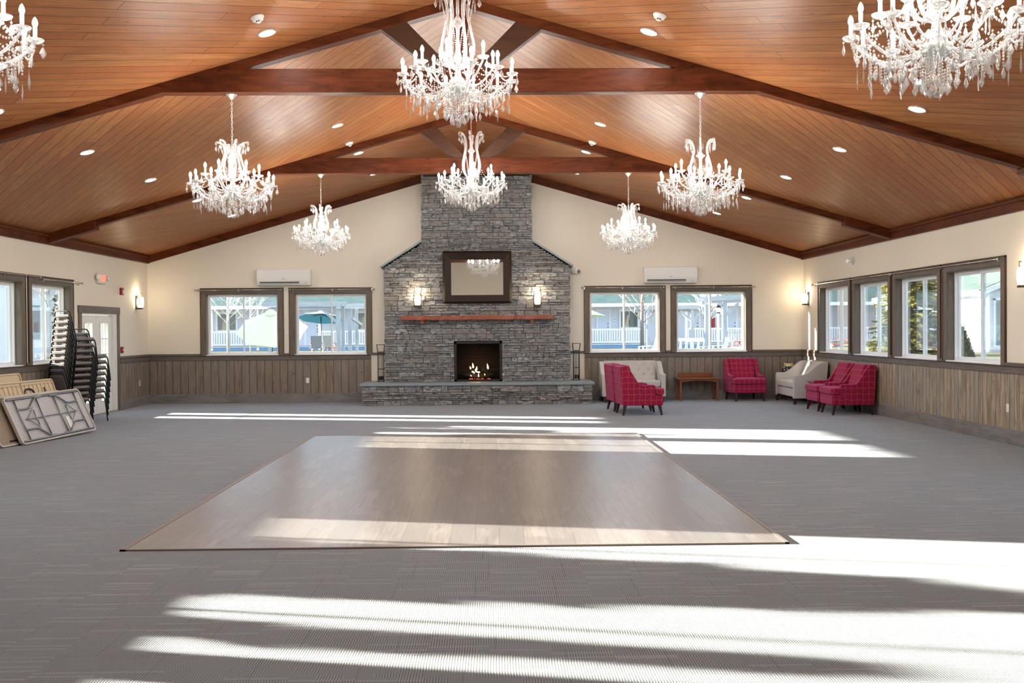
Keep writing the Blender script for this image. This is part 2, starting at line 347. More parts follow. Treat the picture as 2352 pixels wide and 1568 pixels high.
# ---------------------------------------------------------------- the setting
def T(wall, u, w, z):                                    # wall frame: u along the wall, w outward from the room, z up
    return (u, D+w, z) if wall == 'back' else ((XL-w, u, z) if wall == 'left' else (XR+w, u, z))
def wbox(mb, wall, u0, u1, w0, w1, z0, z1):
    a = T(wall, u0, w0, z0); b = T(wall, u1, w1, z1); return mb.box(a[0], b[0], a[1], b[1], a[2], b[2])
def struct(o): o['kind'] = 'structure'; return o
WT = 0.20
struct(MB().box(XL-WT, XR+WT, FRONT-WT, D+WT, -0.12, 0.0).build('floor', M['carpet']))
# ceiling: board direction turns by 90 degrees from bay to bay, mirrored about the ridge
def ceiling():
    vs = []; fs = []; uvs = []; bays = [(FRONT-WT, 5.65, -1), (5.65, 11.59, 1), (11.59, 17.53, -1), (17.53, D+WT, 1)]
    bays = [(a, b, s) for (a, b, s) in bays]
    L = math.sqrt(1+SLOPE*SLOPE)
    for side in (-1, 1):
        for k, (y0, y1, s) in enumerate(bays):
            b = len(vs); X = side*(XR+WT)
            q = [(0, y0), (X, y0), (X, y1), (0, y1)][::-side]
            for (x, y) in q: vs.append((x, y, ceil_z(x)))
            fs.append((b, b+1, b+2, b+3)); uvs += [(((side*-1)*x*L*0.7071+s*y*0.7071)+k*13.0, ((side*-1)*x*L*-0.7071*s+y*0.7071)+side*5.0) for (x, y) in q]
    me = bpy.data.meshes.new('ceiling'); me.from_pydata(vs, [], fs); uvl = me.uv_layers.new(name='UVMap').data
    for i, u in enumerate(uvs): uvl[i].uv = u
    me.materials.append(M['ceiling']); o = bpy.data.objects.new('ceiling', me); COL.objects.link(o)
    so = o.modifiers.new('Solidify', 'SOLIDIFY'); so.thickness = 0.15; so.offset = -1.0
    return struct(o)
ceiling()
def wall(wallname, u0, u1, holes, top, name):
    mb = MB(); us = sorted({u0, u1, *[h[0] for h in holes], *[h[1] for h in holes]}); zs = sorted({0.0, top, *[h[2] for h in holes], *[h[3] for h in holes]})
    for i in range(len(us)-1):
        for j in range(len(zs)-1):
            cu, cz = (us[i]+us[i+1])/2, (zs[j]+zs[j+1])/2
            if any(h[0] < cu < h[1] and h[2] < cz < h[3] for h in holes): continue
            wbox(mb, wallname, us[i], us[i+1], 0, WT, zs[j], zs[j+1])
    return mb, name
WZ0, WZ1 = 1.08, 2.465                                    # window openings
BW = [(-6.24, -4.385), (-4.25, -2.395), (2.415, 4.262), (4.392, 6.235)]
RW = [(19.57, 21.51), (17.575, 19.475), (15.60, 17.495), (13.615, 15.51), (9.0, 10.9), (7.0, 8.9)]
LW = [(16.79, 18.565), (14.90, 16.68), (8.17, 10.12), (6.26, 8.12), (4.36, 6.20)]
op = lambda a, b: (a+0.115, b-0.115, WZ0, WZ1)
mb, nm = wall('back', XL-WT, XR+WT, [op(*q) for q in BW], 3.2, 'wall_back')
mb.prism([(XL-WT, 3.2), (XR+WT, 3.2), (XR+WT, ceil_z(XR+WT)+0.02), (0, RIDGE+0.02), (XL-WT, ceil_z(XR+WT)+0.02)], D, D+WT)
wb = struct(mb.build(nm, M['wall']))
mb, nm = wall('left', FRONT, D, [op(*q) for q in LW] + [(18.95, 20.69, 0.0, 2.0)], 3.34, 'wall_left'); wl = struct(mb.build(nm, M['wall']))
mb, nm = wall('right', FRONT, D, [op(*q) for q in RW], 3.34, 'wall_right'); wr = struct(mb.build(nm, M['wall']))
fw = MB().prism([(XL-WT, 0), (XR+WT, 0), (XR+WT, ceil_z(XR+WT)), (0, RIDGE), (XL-WT, ceil_z(XR+WT))], FRONT-WT, FRONT)
struct(fw.build('wall_front', M['wall']))
# wainscot, chair rail, baseboard
def skirt(wallname, parent, spans, wm, rail_spans, side):
    mb = MB(); rl = MB(); cp = MB(); bb = MB()
    for a, b in spans:
        wbox(mb, wallname, a, b, -0.018, 0, 0.20, 0.97); wbox(bb, wallname, a, b, -0.032, 0, 0.0, 0.205)
        wbox(rl, wallname, a, b, -0.035, 0, 0.965, 1.065)
    for a, b in rail_spans: wbox(cp, wallname, a, b, -0.03, 0, 1.065, 1.115)
    mb.build('wainscot', wm, parent)
    o = rl.build('chair_rail', M['trim'], parent, bevel=0.004, seg=1); cp.build('rail_cap', M['trim'], parent)
    struct(bb.build('baseboard_'+wallname, M['base'], bevel=0.004, seg=1))
    g = MB()
    for a, b in spans: wbox(g, wallname, a, b, -0.045, 0, 1.058, 1.070)
    g.build('rail_lip', M['beam_dark'], parent)
skirt('back', wb, [(XL, -2.42), (2.42, XR)], M['wains'], [(XL, -6.24), (-4.385, -4.25), (-2.395, -2.1), (2.1, 2.415), (4.262, 4.392), (6.235, XR)], 0)
skirt('left', wl, [(FRONT, 18.80), (20.83, D)], M['wains'], [(FRONT, 4.36), (6.20, 6.26), (8.12, 8.17), (10.12, 14.9), (16.68, 16.79), (18.565, 18.80), (20.83, D)], 0)
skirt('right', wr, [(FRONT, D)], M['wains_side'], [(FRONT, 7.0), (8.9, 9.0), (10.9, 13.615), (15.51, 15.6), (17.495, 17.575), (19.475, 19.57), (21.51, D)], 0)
# windows: stained casing, deep jamb, white sliding sashes, panes
WN = [0]
def window(wallname, a, b, meet):
    WN[0] += 1; root = struct(empty('window_%d' % WN[0], T(wallname, (a+b)/2, 0, 1.07)))
    inv = Matrix.Translation(root.location).inverted()
    def bld(mb, name, m, par=root, **k): return mb.xf(inv).build(name, m, par, **k)
    c = MB(); wbox(c, wallname, a, a+0.125, -0.022, 0, 1.07, 2.47); wbox(c, wallname, b-0.125, b, -0.022, 0, 1.07, 2.47); bld(c, 'side_casing', M['trim_v'], bevel=0.003, seg=1)
    c = MB(); wbox(c, wallname, a-0.004, b+0.004, -0.024, 0, 2.462, 2.572); bld(c, 'head_casing', M['trim'], bevel=0.003, seg=1)
    c = MB(); e = 0.012
    wbox(c, wallname, a-0.008, a, -0.03, 0, 1.07, 2.59); wbox(c, wallname, b, b+0.008, -0.03, 0, 1.07, 2.59); wbox(c, wallname, a-0.008, b+0.008, -0.034, 0, 2.572, 2.592)
    bld(c, 'back_band', M['beam_dark'])
    o0, o1 = a+0.115, b-0.115; c = MB()
    for q0, q1, z0, z1 in ((o0-0.0, o0+0.014, WZ0, WZ1), (o1-0.014, o1, WZ0, WZ1)): wbox(c, wallname, q0, q1, -0.005, 0.13, z0, z1)
    wbox(c, wallname, o0+0.014, o1-0.014, -0.005, 0.13, WZ1-0.014, WZ1); bld(c, 'jamb', M['trim_v'])
    c = MB(); wbox(c, wallname, o0, o1, -0.03, 0.13, WZ0-0.006, WZ0+0.012); bld(c, 'sill', M['vinyl'] if wallname != 'left' else M['vinyl'])
    f = 0.030; i0, i1 = o0+0.014, o1-0.014; c = MB()
    wbox(c, wallname, i0, i0+f, 0.10, 0.19, WZ0+0.012, WZ1-0.014); wbox(c, wallname, i1-f, i1, 0.10, 0.19, WZ0+0.012, WZ1-0.014)
    wbox(c, wallname, i0+f, i1-f, 0.10, 0.19, WZ0+0.012, WZ0+0.012+f); wbox(c, wallname, i0+f, i1-f, 0.10, 0.19, WZ1-0.014-f, WZ1-0.014); bld(c, 'frame', M['vinyl'])
    mid = a+(b-a)*meet; z0, z1 = WZ0+0.036, WZ1-0.040; s = 0.030
    for k, (p, q, wd) in enumerate(((i0+f-0.004, mid+0.02, 0.122), (mid-0.02, i1-f+0.004, 0.153))):
        c = MB()
        wbox(c, wallname, p, p+s, wd, wd+0.028, z0, z1); wbox(c, wallname, q-s, q, wd, wd+0.028, z0, z1)
        wbox(c, wallname, p+s, q-s, wd, wd+0.028, z0, z0+s); wbox(c, wallname, p+s, q-s, wd, wd+0.028, z1-s, z1)
        sh = bld(c, 'sash', M['vinyl'])
        c = MB(); wbox(c, wallname, p+s-0.004, q-s+0.004, wd+0.011, wd+0.015, z0+s-0.004, z1-s+0.004); bld(c, 'pane', M['glass'], sh)
    # daylight sampling hint at the opening
    pl = bpy.data.lights.new('portal', 'AREA'); pl.shape = 'RECTANGLE'; pl.size = i1-i0; pl.size_y = WZ1-WZ0; pl.cycles.is_portal = True
    po = bpy.data.objects.new('daylight_portal', pl); COL.objects.link(po); po.location = T(wallname, (a+b)/2, 0.195, (WZ0+WZ1)/2)
    nrm = {'back': Vector((0, -1, 0)), 'left': Vector((1, 0, 0)), 'right': Vector((-1, 0, 0))}[wallname]
    po.rotation_euler = nrm.to_track_quat('-Z', 'Z').to_euler(); po['kind'] = 'helper'
for a, b in BW: window('back', a, b, 0.5)
for a, b in RW: window('right', a, b, 0.5)
for a, b in LW: window('left', a, b, 0.5)
# glazed double door in the left wall
dr = struct(empty('door_1', (XL, 19.82, 0))); inv = Matrix.Translation(dr.location).inverted()
def lb(name, m, boxes, par=None, **k):
    c = MB()
    for q in boxes: wbox(c, 'left', *q)
    return c.xf(inv).build(name, m, par or dr, **k)
lb('side_casing', M['trim_v'], [(18.80, 18.93, -0.025, 0, 0, 2.02), (20.70, 20.83, -0.025, 0, 0, 2.02)])
lb('head_casing', M['trim'], [(18.785, 20.845, -0.032, 0, 1.99, 2.13)], bevel=0.004, seg=1)
lb('jamb', M['door'], [(18.93, 18.97, -0.01, 0.18, 0, 2.0), (20.52, 20.71, -0.012, 0.18, 0, 2.0), (18.93, 20.71, -0.01, 0.18, 1.96, 2.0)])
lb('threshold', M['silver'], [(18.95, 20.69, -0.02, 0.2, 0, 0.025)])
for y0, y1 in ((18.975, 19.725), (19.735, 20.515)):
    g0, g1 = y0+0.20, y1-0.20
    lf = lb('leaf', M['door'], [(y0, g0, 0.03, 0.075, 0.03, 1.955), (g1, y1, 0.03, 0.075, 0.03, 1.955), (g0, g1, 0.03, 0.075, 0.03, 0.26), (g0, g1, 0.03, 0.075, 1.80, 1.955)])
    lb('glass', M['glass'], [(g0-0.003, g1+0.003, 0.050, 0.054, 0.257, 1.803)], lf)
    bars = [(g0+(g1-g0)*k/3-0.008, g0+(g1-g0)*k/3+0.008, 0.028, 0.046, 0.26, 1.80) for k in (1, 2)] + [(g0, g1, 0.028, 0.046, 0.26+1.54*k/5-0.008, 0.26+1.54*k/5+0.008) for k in (1, 2, 3, 4)]
    lb('muntin', M['door'], bars, lf)
    lb('moulding', M['door'], [(g0-0.03, g0, 0.018, 0.03, 0.23, 1.83), (g1, g1+0.03, 0.018, 0.03, 0.23, 1.83), (g0, g1, 0.018, 0.03, 0.23, 0.26), (g0, g1, 0.018, 0.03, 1.80, 1.83)], lf)
    lb('panel_seam', M['black'], [(y1, y1+0.01, 0.04, 0.07, 0.03, 1.955)], lf)
# eave and gable trim boards
tz = ceil_z(XR)
def trim(n, mb): struct(mb.build('trim_%d' % n, M['beam'], bevel=0.006, seg=1))
for n, (x, s) in enumerate(((XL, 1), (XR, -1))):
    mb = MB().box(x, x+s*0.06, FRONT, D, tz-0.165, tz+0.01); mb.box(x, x+s*0.10, FRONT, D, tz-0.045, tz-0.0); trim(n+1, mb)
for n, s in enumerate((-1, 1)):
    mb = MB().prism([(s*XR, tz-0.165), (s*0, RIDGE-0.165), (s*0, RIDGE), (s*XR, tz)], D-0.06, D); trim(n+3, mb)
# timber trusses
def truss(yc, label):
    t = thing('roof_truss', label, 'roof truss', (0, yc, 0), 0, 'timber roof trusses'); h = 0.075
    tb, tt = 4.357, 4.628; xb = (RIDGE-tb)/SLOPE; xt = (RIDGE-tt)/SLOPE
    MB().prism([(-xb, tb), (xb, tb), (xt, tt), (-xt, tt)], -h-0.004, h+0.004).build('tie_beam', M['beam'], t, bevel=0.006, seg=1)
    for s in (-1, 1):
        MB().prism([(0, RIDGE), (s*(xt+0.12), ceil_z(xt+0.12)), (s*(xt+0.12), ceil_z(xt+0.12)-0.115), (0, RIDGE-0.115)], -h, h).build('rafter', M['beam'], t, bevel=0.005, seg=1)
        x0 = (RIDGE-0.115-tb)/SLOPE
        MB().prism([(s*x0, ceil_z(x0)), (s*(XR-0.03), ceil_z(XR-0.03)), (s*(XR-0.03), ceil_z(XR-0.03)-0.115), (s*x0, ceil_z(x0)-0.115)], -h+0.001, h-0.001).build('lower_rafter', M['beam'], t, bevel=0.005, seg=1)
        MB().prism([(s*6.55, ceil_z(6.55)), (s*7.40, ceil_z(7.40)), (s*7.40, ceil_z(7.40)-0.165), (s*6.55, ceil_z(6.55)-0.165)], -h-0.02, h+0.02).build('end_block', M['beam'], t, bevel=0.006, seg=1)
        MB().prism([(s*0.10, tt), (s*0.34, tt), (s*0.94, ceil_z(0.94)-0.10), (s*0.64, ceil_z(0.64)-0.10)], -h+0.005, h-0.005).build('strut', M['beam_dark'], t, bevel=0.005, seg=1)
    MB().box(-0.08, 0.08, -h+0.01, h-0.01, tt, RIDGE-0.09).build('king_post', M['beam'], t)
    return t
truss(17.53, 'reddish brown timber roof truss closest to the stone fireplace')
truss(11.59, 'reddish brown timber roof truss in mid ceiling with two chandeliers under its tie beam')
truss(5.65, 'reddish brown timber roof truss above the camera end of the hall')
# dance floor
df = tag(MB().box(-2.386, 2.513, 7.41, 15.265, 0.0, 0.012).build('dance_floor', M['lam']), 'grey brown laminate dance floor laid over the carpet in front of the fireplace', 'dance floor')
e = MB(); e.box(-2.43, -2.386, 7.39, 15.28, 0, 0.015); e.box(2.513, 2.545, 7.39, 15.28, 0, 0.015); e.box(-2.43, 2.545, 7.39, 7.41, 0, 0.013); e.box(-2.43, 2.545, 15.265, 15.29, 0, 0.014)
e.build('edge_strip', M['edge'], df)
# downlights on the ceiling slopes
tilt = math.atan(SLOPE)
def on_ceiling(o, x, y, drop=0.0):
    o.location = (x, y, ceil_z(x)-drop); o.rotation_euler = (0, tilt if x > 0 else -tilt, 0)
def downlight(label):
    t = thing('recessed_downlight', label, 'downlight', group='recessed ceiling lights')
    mb = MB().lathe([(0.075, -0.001), (0.098, -0.001), (0.098, -0.010), (0.090, -0.014), (0.076, -0.006)], 28, cap=False); mb.build('trim_ring', M['white'], t, smooth=True)
    MB().lathe([(0.0005, -0.0035), (0.076, -0.0035)], 28, cap=False).build('lens', M['down'], t)
    return t
DL = [(x, y) for y in (20.70, 18.27, 15.80, 13.35, 10.90) for x in (-5.03, -2.09, 2.07, 5.03)] + [(-5.03, 8.44), (-2.09, 8.44), (2.07, 8.44), (5.03, 8.44), (-2.09, 3.5), (2.07, 3.5), (-5.03, 3.5), (5.03, 3.5), (0.0001, 1.0)]
dl0 = None
for x, y in DL:
    if y == 1.0: continue
    row = {20.70: 'beside the fireplace gable', 18.27: 'just past the far truss', 15.80: 'in the middle bay, far end', 13.35: 'in the middle bay, near end', 10.90: 'just before the near truss'}.get(y, 'over the camera end, at %d metres' % y)
    lab = 'lit downlight on the %s slope, %s row, %s' % ('left' if x < 0 else 'right', 'upper' if abs(x) < 3 else 'lower', row)
    if dl0 is None: o = dl0 = downlight(lab)
    else: o = copy_tree(dl0); o['label'] = lab
    on_ceiling(o, x, y)
sm0 = None
for x, y, lab in ((-2.07, 10.36, 'white smoke detector beside the near left downlight'), (2.09, 10.29, 'white smoke detector beside the near right downlight'), (-2.11, 17.22, 'white smoke detector on the left slope by the far truss'), (2.09, 17.26, 'white smoke detector on the right slope by the far truss')):
    if sm0 is None:
        o = sm0 = thing('smoke_detector', lab, 'smoke detector', group='ceiling smoke detectors')
        MB().lathe([(0.070, 0.0), (0.072, -0.016), (0.060, -0.020), (0.056, -0.042), (0.036, -0.046)], 24).build('body', M['white'], o, smooth=True)
        MB().lathe([(0.026, -0.046), (0.027, -0.062), (0.020, -0.066)], 18).build('sensor', M['white'], o, smooth=True)
        MB().box(-0.020, -0.006, -0.030, -0.024, -0.060, -0.050).box(0.004, 0.016, -0.030, -0.024, -0.060, -0.050).build('vent_slot', M['black'], o)
    else: o = copy_tree(sm0); o['label'] = lab
    on_ceiling(o, x, y)

# ---------------------------------------------------------------- stone fireplace
FY, HY = 22.0, 21.41                                      # faces of chimney breast and hearth
fp = thing('stone_fireplace', 'grey ledgestone fireplace and chimney with raised hearth, gas fire and mantel', 'fireplace', (0, D, 0))
finv = Matrix.Translation(fp.location).inverted()
def half_w(z):
    if z < 3.0: return 2.045
    if z < 3.52: return 2.045+(1.215-2.045)*(z-3.0)/0.52
    return 1.215
def masonry(x0f, z0, z1, yf, yb, skip=None, seed=1, rows=(0.045, 0.125)):
    r = random.Random(seed); mb = MB(); z = z0
    while z < z1-0.02:
        h = min(r.choice((0.045, 0.06, 0.075, 0.095, 0.115, 0.12)), z1-z)
        if x0f(z) > x0f(z+h)+0.01: h = 0.04
        if z1-(z+h) < 0.03: h = z1-z
        W = 0.5*(x0f(z)+x0f(z+h)); x = -W-r.uniform(-0.012, 0.018)
        while x < W-0.01:
            l = r.choice((0.14, 0.2, 0.26, 0.33, 0.42))*r.uniform(0.85, 1.15); x2 = x+l
            if x2 > W-0.08: x2 = W+r.uniform(-0.012, 0.018)
            sub = [(z, h)] if h < 0.09 or r.random() < 0.6 else [(z, h*0.5), (z+h*0.5, h*0.5)]
            for (zz, hh) in sub:
                xa, xb = x, x2
                if skip:
                    sx0, sx1, sz0, sz1 = skip
                    if zz+hh > sz0 and zz < sz1 and xb > sx0 and xa < sx1:
                        if xa < sx0 and xb > sx1:
                            pcs = [(xa, sx0), (sx1, xb)]
                        elif xa < sx0: pcs = [(xa, sx0)]
                        elif xb > sx1: pcs = [(sx1, xb)]
                        else: pcs = []
                        if zz+hh > sz1+0.012: pcs.append((max(xa, sx0), min(xb, sx1), sz1))
                    else: pcs = [(xa, xb)]
                else: pcs = [(xa, xb)]
                for pq in pcs:
                    p, q = pq[:2]; zlo = pq[2] if len(pq) > 2 else zz
                    if q-p < 0.02: continue
                    d = r.uniform(0, 0.055); g = 0.0015; b = r.uniform(0.002, 0.008); y0 = yf-d
                    t = r.uniform(-0.012, 0.012); s2 = r.uniform(-0.012, 0.012)
                    a0, a1, c0, c1 = p+g, q-g, zlo+g, zz+hh-g
                    mb.add([(a0, yb, c0), (a1, yb, c0), (a1, yb, c1), (a0, yb, c1), (a0+b*0.3, y0+0.012, c0+b*0.2), (a1-b*0.3, y0+0.012, c0+b*0.2), (a1-b*0.3, y0+0.012, c1-b*0.2), (a0+b*0.3, y0+0.012, c1-b*0.2),
                            (a0+b, y0+t+s2, c0+b*0.7), (a1-b, y0-t+s2, c0+b*0.7), (a1-b, y0-t-s2, c1-b*0.7), (a0+b, y0+t-s2, c1-b*0.7)],
                           [(0, 1, 2, 3), (0, 4, 5, 1), (1, 5, 6, 2), (2, 6, 7, 3), (3, 7, 4, 0), (4, 8, 9, 5), (5, 9, 10, 6), (6, 10, 11, 7), (7, 11, 8, 4), (8, 11, 10, 9)])
            x = x2
        z += h
    return mb
FB = (-0.515, 0.535, 0.47, 1.365)                         # firebox opening x0,x1,z0,z1
ch = masonry(half_w, 0.475, 5.0, FY+0.03, FY+0.14, FB, 3); ch.xf(finv); cho = ch.build('chimney_breast', M['stone'], fp)
core = MB(); top = 5.4
core.prism([(-2.0, 0.4), (FB[0], 0.4), (FB[0], FB[3]), (FB[1], FB[3]), (FB[1], 0.4), (2.0, 0.4), (2.0, 3.0), (1.17, 3.5), (1.17, ceil_z(1.17)-0.02), (-1.17, ceil_z(1.17)-0.02), (-1.17, 3.5), (-2.0, 3.0)], FY+0.05, D-0.001)
core.xf(finv).build('chimney_core', M['mortar'], cho)
# side faces: quoin-like return stones
rs = random.Random(9)
for s in (-1, 1):
    sd = MB(); z = 0.475
    while z < 5.0:
        h = rs.choice((0.06, 0.075, 0.1, 0.12)); y = FY+0.06; wv = half_w(min(z+h, 4.99))
        while y < D-0.02:
            l = rs.choice((0.16, 0.24, 0.3)); y2 = min(y+l, D-0.002); o2 = rs.uniform(0.0, 0.028)
            sd.box(s*(wv-0.08), s*(wv-0.012+o2), y+0.003, y2-0.003, z+0.003, z+h-0.003); y = y2
        z += h
    sd.xf(finv).build('side_return', M['stone'], cho)
ht = masonry(lambda z: 2.475, 0.0, 0.415, HY+0.045, HY+0.15, None, 11); 
for s in (-1, 1):
    z = 0.0
    for h in (0.1, 0.075, 0.12, 0.12):
        y = HY+0.05
        while y < D-0.04:
            y2 = min(y+rs.choice((0.2, 0.3, 0.36)), D-0.035); ht.box(s*2.40, s*(2.47+rs.uniform(-0.01, 0.02)), y+0.003, y2-0.003, z+0.003, z+h-0.003); y = y2
        z += h
hb = ht.xf(finv).build('hearth_base', M['stone'], fp)
MB().box(-2.43, 2.43, HY+0.06, D-0.035, 0.0, 0.414).xf(finv).build('hearth_core', M['mortar'], hb)
MB().box(-2.525, 2.525, HY-0.02, D-0.035, 0.416, 0.475).xf(finv).build('hearth_slab', M['slate'], fp, bevel=0.006, seg=1)
for s in (-1, 1):
    a, b = Vector((s*2.12, 0, 2.99)), Vector((s*1.20, 0, 3.565)); n = Vector((-(b-a).z*-s, 0, 0)); dv = (b-a).normalized(); up = Vector((-dv.z, 0, dv.x)) if s < 0 else Vector((dv.z, 0, -dv.x))
    up = up if up.z > 0 else -up
    MB().prism([(a.x, a.z), (b.x, b.z), (b.x+up.x*0.04, b.z+up.z*0.04), (a.x+up.x*0.04, a.z+up.z*0.04)], FY-0.06, D-0.001).xf(finv).build('shoulder_cap', M['slate'], fp)
# gas fire
fb = MB(); x0, x1, z0, z1 = FB[0]+0.005, FB[1]-0.005, 0.476, FB[3]-0.005
fb.box(x0, x0+0.045, FY-0.015, FY+0.10, z0, z1); fb.box(x1-0.045, x1, FY-0.015, FY+0.10, z0, z1); fb.box(x0, x1, FY-0.015, FY+0.10, z1-0.05, z1); fb.box(x0, x1, FY-0.015, FY+0.10, z0, z0+0.045)
fire = fb.xf(finv).build('firebox', M['black'], fp)
li = MB(); li.box(x0, x1, FY+0.44, FY+0.46, z0, z1); li.box(x0, x0+0.02, FY+0.10, FY+0.44, z0, z1); li.box(x1-0.02, x1, FY+0.10, FY+0.44, z0, z1); li.box(x0, x1, FY+0.1, FY+0.46, z0, z0+0.02); li.box(x0, x1, FY+0.1, FY+0.46, z1-0.02, z1)
li.xf(finv).build('brick_liner', M['soot'], fire)
MB().box(x0+0.04, x1-0.04, FY+0.02, FY+0.024, z0+0.04, z1-0.045).xf(finv).build('glass_front', M['fglass'], fire)
for (a, b, r) in (((-0.34, 22.2, 0.60), (0.10, 22.28, 0.56), 0.05), ((0.36, 22.2, 0.60), (-0.06, 22.3, 0.57), 0.05), ((-0.30, 22.30, 0.58), (-0.02, 22.24, 0.74), 0.042), ((0.34, 22.32, 0.56), (0.10, 22.24, 0.76), 0.038), ((-0.2, 22.14, 0.56), (0.25, 22.15, 0.55), 0.04)):
    MB().tube(smooth_path([a, [(a[i]+b[i])/2+rnd.uniform(-0.02, 0.02) for i in range(3)], b], 4), r, 9).xf(finv).build('log', M['log'], fire, smooth=True)
def flame(x, z, h, wd, lean, core=True):
    mb = MB().lathe([(0.001, 0.0), (wd*0.8, h*0.12), (wd, h*0.28), (wd*0.62, h*0.58), (wd*0.22, h*0.84), (0.0005, h)], 10, cap=False, sq=0.6)
    mb.v = [(v[0]+lean*(v[2]/h)**2+x, v[1]+22.13, v[2]+z) for v in mb.v]; mb.xf(finv).build('flame', M['flamecore'] if core else M['flame'], fire, smooth=True)
flame(-0.105, 0.765, 0.115, 0.021, -0.012); flame(0.225, 0.74, 0.125, 0.018, -0.02); flame(-0.03, 0.72, 0.085, 0.018, 0.008)
flame(-0.15, 0.56, 0.055, 0.018, -0.015); flame(0.015, 0.57, 0.08, 0.012, -0.004); flame(0.155, 0.60, 0.045, 0.010, -0.01, False); flame(-0.16, 0.74, 0.07, 0.018, -0.02, False)
for pts in ([(-0.13, 22.12, 0.69), (-0.10, 22.11, 0.675), (-0.075, 22.12, 0.655)], [(-0.05, 22.12, 0.725), (-0.045, 22.11, 0.70), (-0.02, 22.11, 0.68), (0.04, 22.12, 0.672)]):
    MB().tube(smooth_path(pts, 3), 0.013, 7).xf(finv).build('flame', M['flamecore'], fire, smooth=True)
em = MB()
for i in range(26):
    x = rnd.choice((-0.20, -0.16, -0.12, 0.0, 0.03, 0.08, 0.10, 0.24, 0.27, -0.08))+rnd.uniform(-0.025, 0.025); em.lathe([(0.001, -0.009), (0.011, 0.0), (0.001, 0.010)], 6, (x, 22.10+rnd.uniform(-0.01, 0.03), 0.525+rnd.uniform(-0.006, 0.010)))
em.xf(finv).build('embers', M['ember'], fire)['kind'] = 'stuff'
gv = MB()
for i in range(120):
    gv.lathe([(0.001, -0.010), (0.013, 0.0), (0.001, 0.010)], 5, (rnd.uniform(-0.42, 0.42), rnd.uniform(22.08, 22.38), 0.508+rnd.uniform(0, 0.008)))
gv.xf(finv).build('ash_bed', M['log'], fire)['kind'] = 'stuff'
fl = bpy.data.lights.new('fire_light', 'POINT'); fl.energy = 1.3; fl.color = (1, 0.45, 0.12); fl.shadow_soft_size = 0.08; flo = bpy.data.objects.new('fire_light', fl); COL.objects.link(flo); flo.parent = fire; flo.location = finv @ Vector((0.03, 22.16, 0.85))
# mantel shelf and its two brackets
mp = MB(); n = 40; zs = []
for i in range(n+1):
    x = -1.665+3.335*i/n; j = rnd.uniform(-0.006, 0.006); zs.append((x, j))
vs = []; fs = []
for (x, j) in zs: vs += [(x, FY-0.215+j, 1.838+j*0.5), (x, FY-0.215-j, 1.928+j), (x, FY+0.04, 1.928), (x, FY+0.04, 1.838)]
for i in range(n):
    for k in range(4): fs.append((i*4+k, i*4+(k+1) % 4, (i+1)*4+(k+1) % 4, (i+1)*4+k))
fs += [(3, 2, 1, 0), (n*4, n*4+1, n*4+2, n*4+3)]; mp.add(vs, fs)
mant = mp.xf(finv).build('mantel_shelf', M['mantel'], fp)
for x in (-1.21, 1.205): MB().tube([(x, FY-0.15, 1.793), (x, FY+0.03, 1.793)], 0.048, 12).xf(finv).build('mantel_bracket', M['mantel'], mant, smooth=False)

